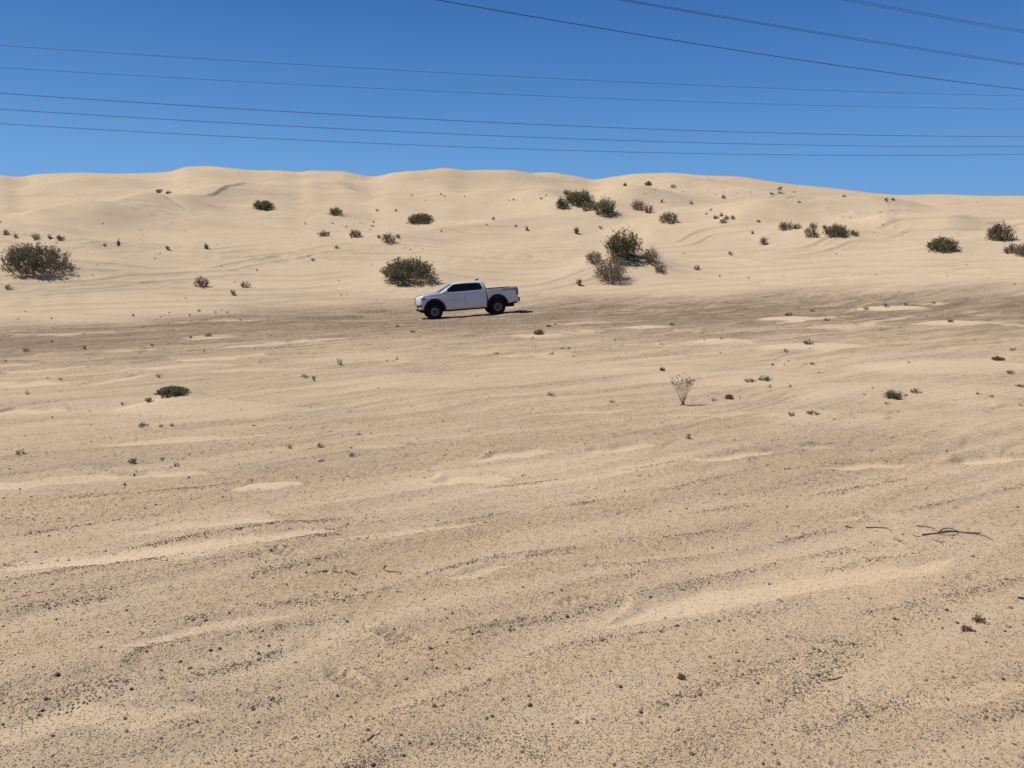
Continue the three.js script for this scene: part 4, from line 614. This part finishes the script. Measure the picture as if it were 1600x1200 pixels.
// ------------------------------------------------------------------ twigs and stones in the foreground
function twig(name, runs, label, tone, r, group) {  // runs of photograph points lying on the ground; each run is one piece of the twig
  const o = new THREE.Group(); o.name = numbered(name); scene.add(o); const c = at(...runs[0].p[0], hg); o.position.set(c.x, c.y, c.z);
  const mt = std(...tone, .9);
  runs.forEach(({ p, lift = 0, k = 1 }, i) => {
    const V = p.map(([a, b], j) => { const q = at(a, b, hg); return new THREE.Vector3(q.x - c.x, ground(q.x, q.z) + r * k * .9 + lift * Math.sin(Math.PI * j / (p.length - 1)) - c.y, q.z - c.z); }), out = fresh();
    tube(out, new THREE.CatmullRomCurve3(V).getPoints(p.length * 5), r * k, r * k * .5, 6); part(i ? 'side_twig' : 'stem', finish(out), mt, o);
  });
  tag(o, label, 'twig', group); return o;
}
twig('branch', [{ p: [[1441, 837], [1466, 834], [1487, 831], [1508, 833], [1532, 834]], k: 1.25 }, { p: [[1432, 822], [1455, 825], [1467, 832]], k: .8 }, { p: [[1466, 833], [1474, 829], [1484, 829], [1500, 834], [1516, 834]], lift: .012, k: .9 }, { p: [[1516, 834], [1530, 836], [1543, 840], [1552, 846]], k: .75 }, { p: [[1468, 836], [1485, 836.5], [1498, 835]], k: .6 }], 'dark forked dead branch lying on the gravel at the right', [.10, .048, .032], .0046);
twig('twig', [{ p: [[1353, 825], [1372, 825], [1385, 826], [1393, 830]] }], 'thin dark stick lying left of the forked branch', [.10, .06, .04], .0042);
twig('twig', [{ p: [[1320, 823], [1334, 825.5]] }], 'short dark stick left of the thin stick by the branch', [.10, .06, .04], .004);
twig('twig', [{ p: [[1397, 842], [1404, 845], [1412, 845.5]] }, { p: [[1403, 845], [1409, 848], [1414, 851]], k: .8 }], 'small forked twig below the thin stick by the branch', [.10, .07, .045], .003);
twig('twig', [{ p: [[1426, 836], [1434, 839], [1439, 838]] }], 'small bent twig at the thick end of the branch', [.10, .07, .045], .003);
twig('twig', [{ p: [[1459, 845], [1470, 848], [1474, 852]] }], 'curled thin twig below the forked branch', [.10, .07, .045], .003);
twig('twig', [{ p: [[1347, 871], [1361, 874]] }], 'hair-thin pale twig left below the branch', [.14, .10, .07], .0022);
twig('twig', [{ p: [[1293, 1063], [1304, 1062], [1316, 1058]] }], 'short brown stick among pebbles in the right foreground', [.11, .07, .045], .003);
twig('twig', [{ p: [[603, 884], [599, 889], [604, 893], [617, 894], [629, 894.5]] }], 'hooked thin twig left of centre in the foreground', [.11, .075, .05], .0033);
twig('twig', [{ p: [[498, 895], [508, 893], [522, 894], [533, 896]] }], 'flat brown twig half sunk left of the hooked one', [.13, .09, .06], .005);
twig('twig', [{ p: [[540, 893], [548, 895], [557, 899]] }], 'short brown twig between the sunken and the hooked one', [.11, .075, .05], .005);
twig('twig', [{ p: [[384, 1138], [391, 1139], [394, 1144]] }], 'pale curved straw in the bottom left foreground', [.55, .47, .36], .003);
twig('twig', [{ p: [[574, 1158], [583, 1151], [593, 1147]] }], 'short brown stick near the bottom left of centre', [.12, .085, .055], .0035);
twig('twig', [{ p: [[1590, 935], [1600, 936], [1612, 936]] }], 'dark stick cut off by the right edge', [.05, .045, .04], .006);
twig('twig', [{ p: [[618, 925], [631, 925.5]] }], 'tiny straight twig below the hooked one', [.13, .09, .06], .0025);
{
  const R = rng(61), geos = [0, 1, 2, 3].map(() => { const g = mergeVertices(new THREE.IcosahedronGeometry(1, 2).deleteAttribute('normal').deleteAttribute('uv')), p = g.attributes.position, f = [R() * 9, R() * 9]; for (let i = 0; i < p.count; i++) { const k = 1 + .28 * noise(p.getX(i) * 1.3 + f[0], p.getY(i) * 1.3 + p.getZ(i) * 1.7 + f[1]); p.setXYZ(i, p.getX(i) * k, p.getY(i) * k * .7, p.getZ(i) * k * .82); } g.computeVertexNormals(); return g; });
  const mats = [[.075, .060, .050], [.105, .082, .062], [.15, .118, .088], [.085, .078, .070]].map(([a, b, c]) => new THREE.MeshPhysicalMaterial({ color: lin(a, b, c), roughness: .95, specularIntensity: .25 }));
  const ST = [[404, 1021, 7], [172, 1065, 6.5], [182, 1064, 5], [252, 1047, 5.5], [329, 1016, 6.5], [343, 1013, 6.5], [90, 1054, 9], [40, 1093, 6], [420, 1009, 5.5], [302, 968, 4], [828, 1102, 9], [969, 1073, 8], [863, 1131, 5], [786, 1092, 6], [826, 1087, 5], [699, 1003, 4.5], [738, 990, 5.5], [730, 881, 5], [746, 1152, 4.5], [630, 1180, 6], [1001, 1112, 7], [886, 963, 6.5], [1278, 1055, 7], [1184, 1067, 6], [1154, 1032, 5.5], [1332, 1006, 7], [1116, 1036, 5], [1354, 1119, 6.5], [1192, 1193, 6.5], [1194, 1160, 5.5], [1206, 1163, 5], [1496, 973, 6], [1479, 953, 6.5], [1541, 1003, 4.5], [1306, 1032, 5], [1086, 1087, 5], [816, 743, 4], [820, 742, 4], [1590, 792, 5], [765, 706, 3.6], [1384, 720, 3.5], [583, 1195, 9], [65, 880, 3.5], [508, 836, 4], [1162, 1033, 4], [205, 1076, 6], [300, 1094, 5], [66, 1110, 6]];
  const colOf = (x) => x < 230 ? 'far left' : x < 480 ? 'left' : x < 760 ? 'left of centre' : x < 900 ? 'centre' : x < 1130 ? 'right of centre' : x < 1330 ? 'right' : 'far right', rowOf = (y) => y < 900 ? 'upper' : y < 1050 ? 'middle' : 'lower';
  const cell = ST.map(([x, y]) => `${rowOf(y)} foreground, ${colOf(x)}`), word = ['first', 'second', 'third', 'fourth', 'fifth', 'sixth', 'seventh', 'eighth'];
  ST.forEach(([px, py, s], i) => {
    const p = at(px, py + 1, hg), o = new THREE.Mesh(geos[i % 4], mats[Math.floor(R() * 4)]), q = s * .47 * p.depth / F; o.name = numbered('stone'); o.position.set(p.x, ground(p.x, p.z) + q * .3, p.z); o.rotation.set((R() - .5) * .4, R() * 6.28, (R() - .5) * .4); o.scale.setScalar(q); scene.add(o);
    const row = ST.map((e, k) => [e[0], k]).filter(([, k]) => cell[k] === cell[i] && ST[k][2] < 8).sort((a, b) => a[0] - b[0]), n = row.findIndex(([, k]) => k === i);
    tag(o, s >= 8 ? ['dark stone at the bottom left among pebbles', 'largest dark stone at the bottom centre', 'dark stone right of the bottom centre', 'dark stone on the bottom edge left of centre'][[90, 828, 969, 583].indexOf(px)] : row.length > 1 ? `small dark stone in the ${cell[i]}, ${word[n]} from left of ${row.length}` : `only small dark stone in the ${cell[i]}`, 'stone', 'dark stones in the foreground');
  });
}

// ------------------------------------------------------------------ overhead wires, each sagging in its own upright plane
function wire(samples, height, dirDeg, radius, mat, label, group) {
  const d0 = ray(...samples[0]), t0 = height / d0.y, A = new THREE.Vector3(d0.x * t0, 0, d0.z * t0), dir = new THREE.Vector3(Math.cos(dirDeg * Math.PI / 180), 0, -Math.sin(dirDeg * Math.PI / 180)), nrm = new THREE.Vector3(-dir.z, 0, dir.x);
  const sy = samples.map(([a, b]) => { const d = ray(a, b), t = A.dot(nrm) / d.dot(nrm); return [(d.x * t - A.x) * dir.x + (d.z * t - A.z) * dir.z, EYE + d.y * t]; });
  // least-squares parabola
  const m = [0, 0, 0, 0, 0], q = [0, 0, 0]; for (const [s, y] of sy) { for (let k = 0; k < 5; k++) m[k] += s ** k; for (let k = 0; k < 3; k++) q[k] += y * s ** k; }
  const inv = new THREE.Matrix3().set(m[0], m[1], m[2], m[1], m[2], m[3], m[2], m[3], m[4]).invert(), c = new THREE.Vector3(...q).applyMatrix3(inv);
  const s0 = Math.min(...sy.map((e) => e[0])) - 90, s1 = Math.max(...sy.map((e) => e[0])) + 120, pts = [];
  for (let k = 0; k <= 40; k++) { const s = lerp(s0, s1, k / 40); pts.push(new THREE.Vector3(A.x + dir.x * s, c.x + c.y * s + c.z * s * s, A.z + dir.z * s)); }
  const mid = pts[20].clone(), g = new THREE.TubeGeometry(new THREE.CatmullRomCurve3(pts.map((p) => p.clone().sub(mid))), 80, radius, 6), o = part(numbered('power_line'), g, mat, scene); o.position.copy(mid); tag(o, label, 'power line', group);
}
const cable = std(.030, .032, .036, .6, { metalness: .3 });
wire([[0, 71.5], [300, 90], [680, 113], [980, 128.5], [1300, 141.3], [1600, 150]], 69, 17.6, .046, cable, 'thin overhead wire, highest of the five long wires across the sky', 'overhead wires');
wire([[0, 105.5], [300, 123], [680, 143], [980, 155], [1300, 165], [1600, 170.5]], 69, 17.6, .046, cable, 'thin overhead wire, second highest of the five long wires', 'overhead wires');
wire([[0, 145.7], [300, 165.5], [680, 187], [980, 200], [1300, 210.3], [1600, 213.5]], 52, 17.6, .070, cable, 'dark overhead wire, middle one of the five long wires', 'overhead wires');
wire([[0, 170.3], [300, 189], [680, 208.5], [1000, 220], [1300, 227.4], [1600, 228.6]], 52, 17.6, .070, cable, 'dark overhead wire, second lowest of the five long wires', 'overhead wires');
wire([[0, 193], [300, 210.5], [680, 228], [1000, 238], [1300, 242.5], [1600, 241]], 52, 17.6, .070, cable, 'dark overhead wire, lowest of the five, just above the dunes', 'overhead wires');
wire([[684, 0], [980, 51], [1300, 101], [1600, 140]], 70, 27, .10, cable, 'thick single wire slanting down from the top centre', 'overhead wires');
wire([[978, 0], [1300, 53], [1450, 77.5], [1600, 99.5]], 80, 27, .068, cable, 'upper wire of the left twin pair in the top right sky', 'overhead wires');
wire([[968, 0], [1300, 55.7], [1450, 80], [1600, 102]], 80, 27, .068, cable, 'lower wire of the left twin pair in the top right sky', 'overhead wires');
wire([[1336, 0], [1440, 20], [1520, 34], [1600, 48]], 90, 27, .068, cable, 'upper wire of the right twin pair in the top right corner', 'overhead wires');
wire([[1318, 0], [1440, 23], [1520, 37], [1600, 51]], 90, 27, .068, cable, 'lower wire of the right twin pair in the top right corner', 'overhead wires');

scene.traverse((o) => { if (o.isMesh) { o.castShadow = true; o.receiveShadow = true; } });
renderer.render(scene, camera);
